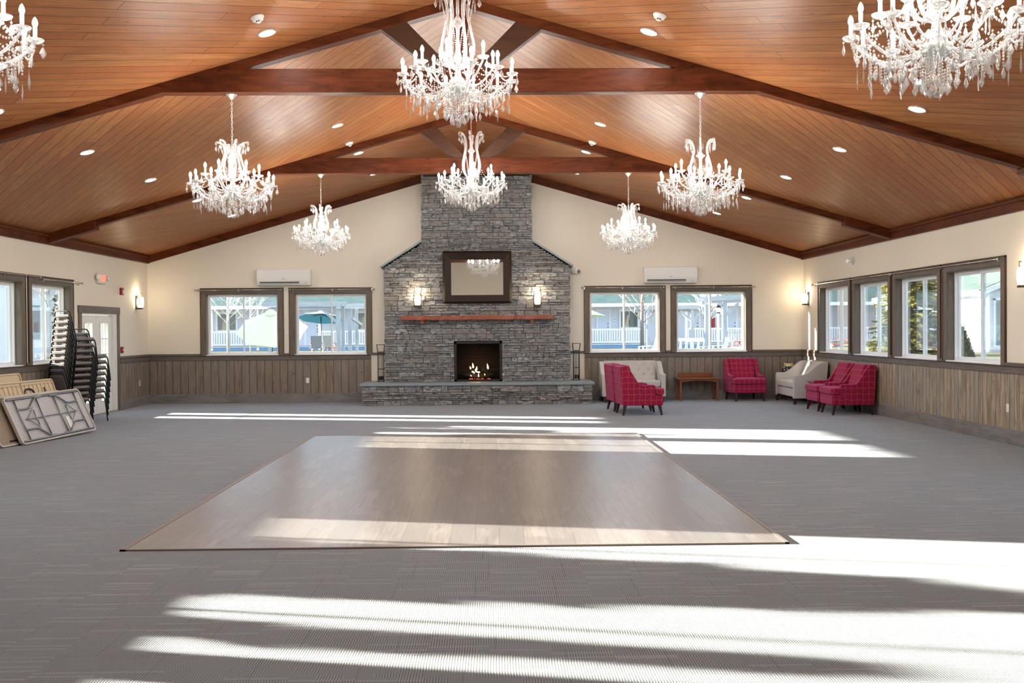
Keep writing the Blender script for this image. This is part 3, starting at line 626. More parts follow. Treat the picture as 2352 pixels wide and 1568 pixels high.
# ---------------------------------------------------------------- chandeliers
def chandelier(zc, zp, zb, R, scale, label):
    """zc crown top, zp lower drip pans, zb lowest ball, all below the canopy; R = radius of the lower candle ring"""
    t = thing('crystal_chandelier', label, 'chandelier', group='crystal chandeliers'); k = scale
    MB().lathe([(0.062*k, 0.0), (0.064*k, -0.008), (0.050*k, -0.018), (0.030*k, -0.045), (0.012*k, -0.062)], 20).build('canopy', M['silver'], t, smooth=True)
    mb = MB(); z = -0.055*k; n = 0; zt = zc-0.02
    while z > zt:
        a = 0.0 if n % 2 else PI/2; pts = []
        for i in range(10):
            q = 2*PI*i/10; x, zz = 0.0095*math.cos(q), 0.022*math.sin(q); pts.append((x*math.cos(a), x*math.sin(a), z-0.018+zz))
        mb.tube(pts, 0.0028, 5, closed=True); z -= 0.036; n += 1
    mb.build('chain', M['silver'], t, smooth=True)
    H = zc-zp                                            # crown height above the pans
    pr = [(0.012, zc-0.02), (0.016, zc-0.25*H), (0.010, zc-0.28*H), (0.034*k, zc-0.34*H), (0.058*k, zc-0.37*H), (0.020, zc-0.43*H), (0.014, zc-0.55*H), (0.022*k, zc-0.70*H), (0.036*k, zc-0.78*H), (0.018, zc-0.86*H), (0.03*k, zp-0.0), (0.055*k, zp-0.04), (0.06*k, zp-0.07), (0.03*k, zp-0.10)]
    MB().lathe(pr, 14).build('stem', M['glassarm'], t, smooth=True)
    MB().lathe([(0.025*k, zp-0.17), (0.060*k, zp-0.155), (0.085*k, zp-0.12), (0.092*k, zp-0.09), (0.06*k, zp-0.09)], 18).build('bowl', M['bowl'], t, smooth=True)
    MB().lathe([(0.001, zb), (0.013*k, zb+0.004), (0.020*k, zb+0.018*k), (0.013*k, zb+0.034*k), (0.001, zb+0.04*k)], 10).build('finial_ball', M['crystal'], t)
    # shared meshes, each in the frame of its own arm
    def arm_set(path, rad, cup):
        ax = smooth_path(path, 5); r = path[-1][0]; z = path[-1][2]
        arm = MB().tube(ax, [rad*1.15]+[rad]*(len(ax)-2)+[rad*0.9], 7).build('arm', M['glassarm'], t, smooth=True)
        MB().lathe([(0.010, z-0.012), (0.030*k, z-0.004), (0.047*k, z+0.010), (0.049*k, z+0.018), (0.040*k, z+0.012), (0.012, z+0.004)], 14, (r, 0, 0)).build('drip_pan', M['crystal'], arm, smooth=True)
        MB().lathe([(0.0115*k, z+0.004), (0.0115*k, z+cup)], 10, (r, 0, 0)).build('candle', M['candle'], arm, smooth=True)
        MB().lathe([(0.006*k, z+cup), (0.0135*k, z+cup+0.014*k), (0.0155*k, z+cup+0.026*k), (0.010*k, z+cup+0.046*k), (0.001, z+cup+0.060*k)], 8, (r, 0, 0)).build('bulb', M['bulb'], arm, smooth=True)
        return arm
    q = R/0.47
    low = arm_set([(0.04, 0, zp-0.06), (0.13*q, 0, zp-0.145*k), (0.27*q, 0, zp-0.165*k), (0.40*q, 0, zp-0.095*k), (R, 0, zp-0.012)], 0.0085*k, 0.085*k)
    nl = 12
    for i in range(nl):
        o = low if i == 0 else copy_tree(low, t); o.rotation_euler = (0, 0, 2*PI*(i+0.5)/nl)
    Ru = 0.305*q; zu = zp+0.105*k
    upa = arm_set([(0.035, 0, zp+0.0), (0.10*q, 0, zp-0.065*k), (0.20*q, 0, zp-0.03*k), (0.275*q, 0, zp+0.055*k), (Ru, 0, zu)], 0.008*k, 0.085*k)
    for i in range(6):
        o = upa if i == 0 else copy_tree(upa, t); o.rotation_euler = (0, 0, 2*PI*(i+0.25)/6)
    # lyre shaped crown arms
    wv = 0.135*k
    cp = smooth_path([(0.030*k, 0, zc-0.90*H), (wv*0.72, 0, zc-0.84*H), (wv, 0, zc-0.66*H), (wv*0.80, 0, zc-0.44*H), (wv*0.62, 0, zc-0.25*H), (wv*0.85, 0, zc-0.06*H), (wv*1.32, 0, zc-0.02*H), (wv*1.38, 0, zc-0.07*H)], 5)
    ca = MB().tube(cp, 0.0115*k, 7).build('crown_arm', M['glassarm'], t, smooth=True)
    for i in range(6):
        o = ca if i == 0 else copy_tree(ca, t); o.rotation_euler = (0, 0, 2*PI*i/6)
    # crystal drops
    def kite(L, wd): return MB().lathe([(0.0008, 0.0), (wd*0.28, -L*0.08), (wd*0.60, -L*0.30), (wd, -L*0.58), (wd*0.52, -L*0.82), (0.0008, -L)], 6, cap=False, sq=0.55)
    d1 = kite(0.068*k, 0.0205*k); d1.lathe([(0.0008, 0.020), (0.008*k, 0.011), (0.0008, 0.002)], 6, cap=False); d1.tube([(0, 0, 0), (0, 0, 0.03)], 0.0012, 4)
    drop = d1.build('crystal_drop', M['crystal'], t); first = [True]
    slim = kite(0.10*k, 0.009*k).tube([(0, 0, 0), (0, 0, 0.02)], 0.0012, 4).build('crystal_prism', M['crystal'], t); firsts = [True]
    def put(src, flag, x, y, z, rz):
        o = src if flag[0] else copy_tree(src, t); flag[0] = False; o.location = (x, y, z); o.rotation_euler = (0, 0, rz)
    def ring(r, z, n, src, flag, ph=0.0, dz=0.0):
        for i in range(n):
            a = 2*PI*(i+ph)/n; put(src, flag, r*math.cos(a), r*math.sin(a), z+(dz if i % 2 else 0), a*1.7)
    ring(R+0.040*k, zp-0.035, nl, drop, first, 0.5); ring(R-0.02*k, zp-0.055*k, nl, slim, firsts, 0.62)
    ring(R*0.83, zp-0.12*k, nl, drop, first, 0.5, -0.03); ring(R*0.70, zp-0.15*k, 12, slim, firsts, 0.2, -0.05); ring(R*0.93, zp-0.20*k, 12, slim, firsts, 0.35, -0.02); ring(R*0.55, zp-0.17*k, 12, drop, first, 0.5, -0.02)
    ring(Ru+0.04*k, zu-0.03, 6, drop, first, 0.25); ring(Ru-0.03*k, zu-0.05, 6, slim, firsts, 0.5)
    ring(wv*1.36, zc-0.10*H, 6, drop, first, 0.0); ring(wv*1.10, zc-0.10*H, 6, slim, firsts, 0.2)
    # bead strands ending in drops: the longer the closer to the middle
    def strand(L):
        mb = MB(); z = 0.0; n = int(L/0.0185)
        for i in range(n): mb.lathe([(0.0008, -0.0185*i), (0.0078*k, -0.0185*i-0.0085), (0.0008, -0.0185*i-0.017)], 5, cap=False)
        return mb
    Lb = zp-zb
    for (r, top, nn, Ls, src, fg, ph) in ((R*0.93, zp-0.06*k, 12, 0.125*k, slim, firsts, 0.35), (R*0.80, zp-0.10*k, 12, 0.115*k, drop, first, 0.05), (R*0.70, zp-0.13*k, 12, 0.13*k, None, None, 0.7)):
        st = strand(Ls).build('bead_strand', M['crystal'], t); fl = [True]; ring(r, top, nn, st, fl, ph)
        if src and src is drop: ring(r, top-Ls-0.012, nn, drop, first, ph)
    for (r, top, nn, fr) in ((R*0.60, zp-0.165*k, 14, 0.34), (R*0.42, zp-0.155*k, 12, 0.56), (R*0.24, zp-0.14*k, 10, 0.74), (R*0.12, zp-0.13*k, 6, 0.84)):
        L = max(0.06, Lb*fr-0.085*k-(zp-top)+0.06); st = strand(L).build('bead_strand', M['crystal'], t); fl = [True]
        ring(r, top, nn, st, fl, 0.3); ring(r, top-L-0.012, nn, drop, first, 0.3)
    # garlands: crown to upper candles, and pan to pan
    def gar(a, b, sag, n):
        mb = MB()
        for i in range(n):
            s = (i+0.5)/n; p = Vector(a).lerp(Vector(b), s); p.z -= sag*4*s*(1-s); mb.lathe([(0.0008, -0.009), (0.0075*k, 0.0), (0.0008, 0.009)], 5, p, cap=False)
        return mb
    a2 = 2*PI/12
    g1 = gar((wv*1.0, 0, zc-0.10*H), (0.05*k*math.cos(0.5), 0.05*k*math.sin(0.5), zc-0.82*H), -0.02, int(H*0.75/0.02)).build('bead_garland', M['crystal'], t)
    g2 = gar((R*math.cos(a2/2), R*math.sin(a2/2), zp-0.03), (R*math.cos(a2*1.5), R*math.sin(a2*1.5), zp-0.03), 0.055*k, 12).build('bead_garland', M['crystal'], t)
    g3 = gar((Ru, 0, zu-0.02), (wv*0.9, 0, zc-0.62*H), 0.10*k, 12).build('bead_garland', M['crystal'], t)
    g4 = gar((R*0.97, 0, zp-0.03), (0.06*k, 0, zp-0.02), 0.10*k, 18).build('bead_garland', M['crystal'], t)
    g5 = gar((R*0.99, 0, zp+0.0), (Ru*math.cos(a2*0.5), Ru*math.sin(a2*0.5), zu-0.02), 0.05*k, 11).build('bead_garland', M['crystal'], t)
    for g, n, ph in ((g1, 6, 0.0), (g2, 12, 0.0), (g3, 6, 0.25), (g4, 12, 0.5), (g5, 12, 0.5)):
        for i in range(n):
            o = g if i == 0 else copy_tree(g, t); o.rotation_euler = (0, 0, 2*PI*(i+ph)/n)
    return t
small = chandelier(-0.545, -1.045, -1.435, 0.462, 1.0, 'crystal chandelier under the middle roof truss, left of the ridge')
small.location = (-2.657, 11.59, 4.357)
for (x, y, lab, a) in ((2.775, 11.59, 'crystal chandelier under the middle roof truss, right of the ridge', 0.30), (-2.655, 17.53, 'crystal chandelier under the far roof truss, before the left pair of end windows', 0.55),
                    (2.745, 17.53, 'crystal chandelier under the far roof truss, before the right pair of end windows', 0.8), (-2.72, 5.65, 'large-looking crystal chandelier cut off by the upper left corner', 0.15), (2.88, 5.65, 'large-looking crystal chandelier cut off by the upper right corner', 0.4)):
    o = copy_tree(small); o.location = (x, y, 4.357); o.rotation_euler = (0, 0, a); o['label'] = lab
big = chandelier(-0.62, -1.43, -1.90, 0.525, 1.12, 'tall crystal chandelier on the ridge, nearer one of the two, its top cut off'); big.location = (0.03, 9.4, 5.42)
o = copy_tree(big); o.location = (0.015, 16.0, 5.40); o.rotation_euler = (0, 0, 0.4); o['label'] = 'tall crystal chandelier on the ridge before the chimney'

# ---------------------------------------------------------------- wall fittings
def sconce(label, wallname, u, z, name_stone=False):
    p = T(wallname, u, 0, z); rz = {'back': 0.0, 'left': PI/2, 'right': -PI/2}[wallname]
    t = thing('wall_sconce', label, 'wall sconce', p, rz, 'bronze wall sconces')        # local -y points into the room
    MB().box(-0.055, 0.055, -0.018, -0.001, -0.165, 0.135).build('back_plate', M['bronze'], t, bevel=0.004, seg=1)
    fr = MB()
    for s in (-1, 1): fr.box(s*0.077-0.006, s*0.077+0.006, -0.101, -0.089, -0.140, 0.185)
    fr.box(-0.071, 0.071, -0.101, -0.089, 0.173, 0.185); fr.box(-0.083, 0.083, -0.125, -0.018, -0.165, -0.140); fr.box(-0.042, 0.042, -0.075, -0.015, 0.085, 0.095)
    fr.build('frame', M['bronze'], t)
    MB().lathe([(0.054, -0.125), (0.067, -0.075), (0.071, -0.01), (0.067, 0.055), (0.055, 0.10)], 22, (0, -0.095, 0)).build('glass_shade', M['shade'], t, smooth=True)
    l = bpy.data.lights.new('sconce_light', 'POINT'); l.energy = (2.6 if not name_stone else 5.0)*LAMP; l.color = (1, 0.80, 0.52); l.shadow_soft_size = 0.04
    lo = bpy.data.objects.new('sconce_light', l); COL.objects.link(lo); lo.parent = t; lo.location = (0, -0.115, 0.15)
    return t
def fpsconce(label, x):
    t = sconce(label, 'back', x, 2.29, True); t.location = (x, FY-0.03, 2.29)
fpsconce('lit bronze sconce on the stone chimney left of the mirror', -1.305); fpsconce('lit bronze sconce on the stone chimney right of the mirror', 1.325)
sconce('lit bronze sconce on the left wall near the corner by the door', 'left', 21.86, 2.28)
sconce('lit bronze sconce on the right wall in the corner by the first window', 'right', 22.22, 2.28)
sconce('lit bronze sconce at the right edge of the picture past the last window', 'right', 13.02, 2.29)
# mirror over the mantel
mr = thing('wall_mirror', 'framed mirror with wide dark wood frame on the chimney above the mantel', 'mirror', (0.003, FY-0.046, 2.195)); mr.rotation_euler = (-0.005, 0, 0)
W2, Hm, fwid = 0.757, 1.145, 0.185
fm = MB(); o_ = [(-W2, 0), (W2, 0), (W2, Hm), (-W2, Hm)]; i_ = [(-W2+fwid, fwid), (W2-fwid, fwid), (W2-fwid, Hm-fwid), (-W2+fwid, Hm-fwid)]
for k in range(4):
    a, b, c, d = o_[k], o_[(k+1) % 4], i_[(k+1) % 4], i_[k]
    m1 = [(a[0]+(d[0]-a[0])*0.25, a[1]+(d[1]-a[1])*0.25), (b[0]+(c[0]-b[0])*0.25, b[1]+(c[1]-b[1])*0.25)]
    fm.add([(a[0], 0, a[1]), (b[0], 0, b[1]), (c[0], 0, c[1]), (d[0], 0, d[1]), (a[0], -0.03, a[1]), (b[0], -0.03, b[1]), (m1[1][0], -0.065, m1[1][1]), (m1[0][0], -0.065, m1[0][1]), (c[0], -0.03, c[1]), (d[0], -0.03, d[1])],
           [(0, 1, 2, 3), (0, 4, 5, 1), (4, 7, 6, 5), (7, 9, 8, 6), (9, 3, 2, 8), (0, 3, 9, 7, 4), (1, 5, 6, 8, 2)])
fm.build('frame', M['mframe'], mr)
MB().box(-W2+fwid-0.004, W2-fwid+0.004, -0.022, -0.014, fwid-0.004, Hm-fwid+0.004).build('glass', M['mirror'], mr)
MB().lathe([(0.0008, -0.012), (0.012, -0.004), (0.012, 0.004), (0.0008, 0.012)], 10, (0.0, -0.03, Hm+0.02)).build('hanger_knob', M['white'], mr, smooth=True)
# split air conditioners
def aircon(x, label):
    t = thing('air_conditioner', label, 'air conditioner', (x, D, 2.643), 0, 'split air conditioners'); w2 = 0.602
    MB().prism([(-0.20, 0.085), (-0.215, 0.14), (-0.215, 0.345), (-0.19, 0.365), (0, 0.365), (0, 0.0), (-0.155, 0.0)], -w2, w2, 'x').build('body', M['white'], t, bevel=0.012, seg=2)
    MB().box(-w2+0.07, w2-0.26, -0.202, -0.15, 0.034, 0.075).build('outlet_slot', M['black'], t)
    MB().prism([(-0.195, 0.032), (-0.21, 0.048), (-0.205, 0.052), (-0.188, 0.038)], -w2+0.07, w2-0.26, 'x').build('louvre', M['white'], t)
    MB().box(-0.035, 0.035, -0.218, -0.214, 0.135, 0.142).build('badge', M['rod'], t); MB().box(w2-0.12, w2-0.10, -0.207, -0.19, 0.045, 0.053).build('indicator', M['black'], t)
aircon(-4.335, 'white split air conditioner above the windows left of the fireplace'); aircon(4.36, 'white split air conditioner above the windows right of the fireplace')
# curtain rods
def rod(wallname, a, b, label, dz=0.0, off=0.075):
    t = thing('curtain_rod', label, 'curtain rod', T(wallname, (a+b)/2, -off, 2.548+dz), 0, 'bare curtain rods'); inv = Matrix.Translation(t.location).inverted()
    MB().tube([T(wallname, a, -off, 2.548+dz), T(wallname, b, -off, 2.548+dz)], 0.008, 8).xf(inv).build('rod', M['rod'], t, smooth=True)
    for e in (a, b):
        p = T(wallname, e, -off, 2.548+dz); MB().lathe([(0.001, -0.022), (0.016, -0.012), (0.019, 0.0), (0.016, 0.012), (0.001, 0.022)], 12, p).xf(inv).build('finial', M['rod'], t, smooth=True)
    for e in (a+0.06, (a+b)/2, b-0.06):
        mb = MB(); wbox(mb, wallname, e-0.006, e+0.006, -off-0.010, -0.0225, 2.535+dz, 2.545+dz); wbox(mb, wallname, e-0.012, e+0.012, -0.034, -0.0225, 2.515+dz, 2.57+dz); mb.xf(inv).build('bracket', M['rod'], t)
rod('back', -6.35, -4.42, 'thin metal curtain rod over the window nearest the left corner'); rod('back', -4.22, -2.33, 'thin metal curtain rod over the window just left of the fireplace')
rod('back', 2.36, 4.22, 'thin metal curtain rod over the window just right of the fireplace'); rod('back', 4.43, 6.30, 'thin metal curtain rod over the end window nearest the right corner')
rod('right', 17.50, 21.72, 'long curtain rod across the two farthest right wall windows', 0.0, 0.075); rod('right', 13.72, 17.42, 'long curtain rod with round finial across the two nearest right wall windows', 0.0, 0.075)
rod('left', 14.8, 17.12, 'curtain rod running off the left edge of the picture', 0.02); rod('left', 17.25, 18.85, 'short curtain rod over the left wall window behind the stacked chairs', -0.01)
# outlets and switches
def plate(wallname, u, z, label, name='wall_outlet', cat='outlet', w2=0.036, h2=0.058):
    wd = 0.018 if z < 1.0 else 0.0
    t = thing(name, label, cat, T(wallname, u, -wd, z)); inv = Matrix.Translation(t.location).inverted()
    mb = MB(); wbox(mb, wallname, u-w2, u+w2, -wd-0.007, -wd-0.0005, z-h2, z+h2); mb.xf(inv).build('cover_plate', M['white'], t, bevel=0.002, seg=1)
    for dz in (-0.02, 0.02):
        mb = MB(); wbox(mb, wallname, u-0.012, u+0.012, -wd-0.010, -wd-0.006, z+dz-0.012, z+dz+0.012); mb.xf(inv).build('socket' if cat == 'outlet' else 'toggle', M['black'] if cat == 'outlet' and wallname == 'left' else M['vinyl'], t)
plate('back', -3.853, 0.50, 'white outlet on the wainscot below the window left of the fireplace'); plate('left', 21.97, 0.50, 'small outlet on the left wall wainscot between door and corner')
plate('right', 13.54, 0.49, 'white outlet low on the right wall wainscot by the picture edge'); plate('back', -4.315, 1.57, 'cream switch plate between the two windows left of the fireplace', 'light_switch', 'switch', 0.045, 0.05)
plate('left', 20.99, 1.56, 'white light switch on the left wall beside the door frame', 'light_switch', 'switch')
bx = thing('outlet_box', 'white surface outlet box at the left end of the stone hearth', 'outlet', (-2.56, 22.45, 0.37)); MB().box(-0.045, 0.03, -0.035, 0.065, -0.05, 0.05).build('box', M['white'], bx, bevel=0.004, seg=1)
MB().box(-0.02, 0.01, -0.038, -0.034, -0.025, 0.025).build('socket', M['vinyl'], bx)
# fire alarm parts, exit sign, emergency lights
t = thing('fire_strobe', 'red fire alarm strobe high on the left wall above the door', 'fire alarm', (XL, 20.965, 2.47)); MB().box(0.001, 0.05, -0.06, 0.06, -0.075, 0.075).build('housing', M['redp'], t, bevel=0.006, seg=1)
MB().prism([(0.05, -0.05), (0.075, -0.035), (0.075, 0.015), (0.05, 0.03)], -0.035, 0.035, 'y').build('strobe_lens', M['white'], t)
t = thing('fire_pull_station', 'red fire alarm pull station on the left wall above the wainscot', 'fire alarm', (XL, 20.95, 1.25)); MB().box(0.001, 0.045, -0.045, 0.045, -0.065, 0.065).build('housing', M['redp'], t, bevel=0.005, seg=1)
MB().box(0.045, 0.058, -0.028, 0.028, -0.018, 0.012).build('pull_handle', M['white'], t)
ex = thing('exit_sign', 'white exit sign with red letters and two lamp heads above the door', 'exit sign', (XL, 19.85, 2.68)); MB().box(0.001, 0.06, -0.19, 0.19, -0.10, 0.10).build('housing', M['white'], ex, bevel=0.008, seg=1)
def lettering(txt, size, m, name, parent, loc, rot, depth=0.004):
    cu = bpy.data.curves.new(name, 'FONT'); cu.body = txt; cu.size = size; cu.extrude = depth; cu.align_x = 'CENTER'; cu.align_y = 'CENTER'
    tmp = bpy.data.objects.new('tmp', cu); COL.objects.link(tmp); dg = bpy.context.evaluated_depsgraph_get(); me = bpy.data.meshes.new_from_object(tmp.evaluated_get(dg)); bpy.data.objects.remove(tmp)
    me.materials.clear(); me.materials.append(m); o = bpy.data.objects.new(name, me); COL.objects.link(o); o.parent = parent; o.location = loc; o.rotation_euler = rot; return o
lettering('EXIT', 0.17, M['exitred'], 'exit_lettering', ex, (0.063, 0, 0), (PI/2, 0, PI/2))
for s in (-1, 1):
    lh = MB().lathe([(0.02, -0.05), (0.055, 0.0), (0.058, 0.02)], 16, (0, 0, 0), axis='x').xf(Matrix.Translation((0.07, s*0.245, 0.02)) @ Matrix.Rotation(s*0.5, 4, 'Z')).build('lamp_head', M['white'], ex, smooth=True)
    MB().lathe([(0.0008, 0.021), (0.048, 0.021)], 16, (0, 0, 0), cap=False, axis='x').xf(Matrix.Translation((0.07, s*0.245, 0.02)) @ Matrix.Rotation(s*0.5, 4, 'Z')).build('lens', M['silver'], lh)
    MB().tube([(0.04, s*0.18, 0.0), (0.055, s*0.215, 0.01)], 0.012, 8).build('lamp_neck', M['white'], ex)
def emerg(label, wallname, u, z):
    p = T(wallname, u, 0, z); rz = {'back': 0.0, 'right': -PI/2}[wallname]; t = thing('emergency_light', label, 'emergency light', p, rz)
    MB().lathe([(0.085, -0.001), (0.085, -0.03), (0.06, -0.045)], 22, axis='y').build('base', M['white'], t, smooth=True)
    for s in (-1, 1):
        MB().lathe([(0.02, 0.03), (0.042, 0.0), (0.044, -0.03)], 14, axis='y').xf(Matrix.Translation((s*0.075, -0.075, -0.01)) @ Matrix.Rotation(-s*0.6, 4, 'Z')).build('lamp_head', M['white'], t, smooth=True)
        MB().lathe([(0.0008, -0.031), (0.036, -0.031)], 14, cap=False, axis='y').xf(Matrix.Translation((s*0.075, -0.075, -0.01)) @ Matrix.Rotation(-s*0.6, 4, 'Z')).build('lens', M['silver'], t)
emerg('round twin head emergency light above the right wall windows', 'right', 19.44, 2.925); emerg('twin head emergency light on the end wall just right of the chimney', 'back', 2.235, 2.93)
# fire tool racks on the hearth
def toolrack(x, y, label):
    t = thing('fire_tool_rack', label, 'fire tool rack', (x, y, 0.475), 0, 'fire tool racks'); w2 = 0.088
    for sx in (-1, 1):
        for sy in (-1, 1):
            MB().tube([(sx*w2*0.72, sy*w2*0.72, 0.004), (sx*w2*0.72, sy*w2*0.72, 0.62), (sx*w2, sy*w2*0.9, 0.82)], 0.006, 6).build('post', M['black'], t, smooth=True)
    for z, r in ((0.82, 1.0), (0.66, 0.78), (0.28, 0.74)):
        MB().tube([(-w2*r, -w2*r, z), (w2*r, -w2*r, z), (w2*r, w2*r, z), (-w2*r, w2*r, z)], 0.006, 6, closed=True).build('hoop', M['black'], t)
    MB().box(-0.085, 0.085, -0.085, 0.085, 0.0, 0.012).build('foot', M['black'], t)
    for dx, dy, nm in ((-0.03, -0.035, 'poker'), (0.035, -0.03, 'shovel'), (0.0, 0.03, 'brush')):
        mb = MB().tube([(dx, dy, 0.03), (dx, dy, 0.64)], 0.005, 6); mb.box(dx-0.018, dx+0.018, dy-0.006, dy+0.006, 0.03, 0.12); mb.lathe([(0.002, 0.64), (0.010, 0.655), (0.002, 0.675)], 8, (dx, dy, 0)); mb.build(nm, M['black'], t)
toolrack(-2.165, 22.27, 'black iron fire tool rack on the left end of the hearth'); toolrack(2.205, 22.27, 'black iron fire tool rack on the right end of the hearth')

# ---------------------------------------------------------------- lounge furniture (local +x is the front)
def side_profile(x0, x1, z0, arm, top, back):
    pts = [(x1, z0), (x1, arm-0.02), (x1-0.02, arm)]
    for i in range(11):
        s = i/10; a = s*s*(3-2*s); pts.append((0.02-0.20*s-0.10*s*s, arm+(top-arm)*a*(0.35+0.65*s)))
    pts += [(back-0.02, top-0.012), (back-0.035, top-0.03), (x0, z0)]
    return pts
def armchair(label, x, y, rz):
    t = thing('plaid_armchair', label, 'armchair', (x, y, 0), rz, 'red plaid armchairs'); hw = 0.375
    f = MB().box(-0.34, 0.425, -hw+0.02, hw-0.02, 0.185, 0.375); f.build('seat_base', M['plaid'], t, bevel=0.02, seg=2)
    for s in (-1, 1): MB().prism(side_profile(-0.345, 0.27, 0.185, 0.565, 0.925, -0.36), s*hw, s*(hw-0.085), 'y').build('side_panel', M['plaid'], t, bevel=0.016, seg=2)
    MB().prism([(-0.335, 0.187), (-0.15, 0.187), (-0.20, 0.50), (-0.285, 0.92), (-0.388, 0.905)], -hw+0.07, hw-0.07, 'y').build('back', M['plaid'], t, bevel=0.02, seg=2)
    MB().prism([(-0.19, 0.44), (-0.06, 0.47), (-0.145, 0.75), (-0.20, 0.932), (-0.285, 0.932), (-0.235, 0.7)], -hw+0.095, hw-0.095, 'y').build('back_cushion', M['plaid'], t, bevel=0.035, seg=3)
    MB().prism([(-0.15, -hw+0.095), (0.275, -hw+0.095), (0.275, -hw+0.01), (0.445, -hw+0.01), (0.445, hw-0.01), (0.275, hw-0.01), (0.275, hw-0.095), (-0.15, hw-0.095)], 0.378, 0.505, 'z').build('seat_cushion', M['plaid'], t, bevel=0.035, seg=3)
    for sx, xx in ((1, 0.36), (-1, -0.29)):
        for s in (-1, 1):
            MB().add([(xx-0.03, s*0.30-0.028, 0.188), (xx+0.03, s*0.30-0.028, 0.188), (xx+0.03, s*0.30+0.028, 0.188), (xx-0.03, s*0.30+0.028, 0.188), (xx+sx*0.04-0.016, s*0.318-0.016, 0), (xx+sx*0.04+0.016, s*0.318-0.016, 0), (xx+sx*0.04+0.016, s*0.318+0.016, 0), (xx+sx*0.04-0.016, s*0.318+0.016, 0)],
                     [(0, 1, 2, 3), (7, 6, 5, 4), (0, 4, 5, 1), (1, 5, 6, 2), (2, 6, 7, 3), (3, 7, 4, 0)]).build('leg', M['dleg'], t)
    return t
ac = armchair('red plaid armchair turned sideways beside the hearth, nearer of the two', 3.06, 18.80, 0.07)
def chaircopy(label, x, y, rz):
    o = copy_tree(ac); o.location = (x, y, 0); o.rotation_euler = (0, 0, rz); o['label'] = label; return o
chaircopy('red plaid armchair turned sideways beside the hearth, the one behind, nearest the loveseat', 3.00, 19.72, 0.09)
chaircopy('red plaid armchair facing the room between side table and right corner', 5.95, 22.12, -PI/2+0.06)
chaircopy('red plaid armchair against the right wall, next to the corner loveseat', 6.97, 19.30, PI+0.01); chaircopy('red plaid armchair against the right wall under the windows, nearest the camera', 6.97, 18.45, PI-0.01)
def loveseat(label, x, y, rz):
    t = thing('tufted_loveseat', label, 'loveseat', (x, y, 0), rz, 'light grey tufted loveseats'); hw = 0.70
    MB().box(-0.30, 0.345, -hw+0.02, hw-0.02, 0.15, 0.325).build('seat_base', M['grey'], t, bevel=0.015, seg=2)
    for s in (-1, 1):
        p = [(0.375, 0.125), (0.365, 0.60), (0.345, 0.62)]
        for i in range(11):
            q = i/10; p.append((0.20-0.46*q, 0.62+0.265*(q*q*(3-2*q))))
        p += [(-0.36, 0.875), (-0.30, 0.125)]
        MB().prism(p, s*hw, s*(hw-0.10), 'y').build('side_panel', M['grey'], t, bevel=0.02, seg=3)
    MB().prism([(-0.30, 0.15), (-0.19, 0.15), (-0.24, 0.52), (-0.29, 0.885), (-0.375, 0.87)], -hw+0.07, hw-0.07, 'y').build('back', M['grey'], t, bevel=0.018, seg=2)
    # tufted back cushion: a grid pushed in at the buttons
    ny, nz = 64, 30; vs = []; fs = []; but = []
    for r in range(3):
        n = 6 if r % 2 == 0 else 5
        for i in range(n): but.append(((i-(n-1)/2)*0.205, 0.80-r*0.115))
    for j in range(nz+1):
        for i in range(ny+1):
            yv = -0.585+1.17*i/ny; zv = 0.445+0.455*j/nz; e = min(i/4, (ny-i)/4, (nz-j)/3, 1.0); bulge = 0.075*math.sqrt(max(0.0, e))
            dmin = min(math.hypot(yv-b[0], zv-b[1]) for b in but); bulge -= 0.034*math.exp(-(dmin/0.030)**2)+0.010*math.exp(-(dmin/0.075)**2) if e > 0.9 else 0
            vs.append((-0.145-0.20*(zv-0.445)/0.455-0.03+bulge, yv, zv))
    for j in range(nz):
        for i in range(ny): a = j*(ny+1)+i; fs.append((a, a+1, a+ny+2, a+ny+1))
    bc = MB().add(vs, fs).build('back_cushion', M['grey'], t, smooth=True); so = bc.modifiers.new('Solidify', 'SOLIDIFY'); so.thickness = 0.05; so.offset = -1 if bc.data.polygons[0].normal.x > 0 else 1
    bt = MB()
    for b in but: bt.lathe([(0.0008, 0.010), (0.009, 0.004), (0.010, 0.0)], 8, (-0.145-0.20*(b[1]-0.445)/0.455+0.004, b[0], b[1]), axis='x')
    bt.build('tuft_buttons', M['grey'], bc, smooth=True)
    for s in (-1, 1): MB().box(-0.16, 0.365, s*0.005, s*(hw-0.105), 0.33, 0.475).build('seat_cushion', M['grey'], t, bevel=0.04, seg=3)
    for xx, tx in ((0.31, 0.025), (-0.25, -0.02)):
        for s in (-1, 1):
            MB().add([(xx-0.035, s*0.63-0.035, 0.15), (xx+0.035, s*0.63-0.035, 0.15), (xx+0.035, s*0.63+0.035, 0.15), (xx-0.035, s*0.63+0.035, 0.15), (xx+tx-0.024, s*0.635-0.024, 0), (xx+tx+0.024, s*0.635-0.024, 0), (xx+tx+0.024, s*0.635+0.024, 0), (xx+tx-0.024, s*0.635+0.024, 0)],
                     [(0, 1, 2, 3), (7, 6, 5, 4), (0, 4, 5, 1), (1, 5, 6, 2), (2, 6, 7, 3), (3, 7, 4, 0)]).build('leg', M['dleg'], t)
    return t
ls = loveseat('light grey tufted loveseat against the end wall behind the sideways plaid armchairs', 3.42, 22.10, -PI/2)
o = copy_tree(ls); o.location = (7.0, 21.40, 0); o.rotation_euler = (0, 0, PI); o['label'] = 'light grey tufted loveseat against the right wall in the corner, seen from its side'
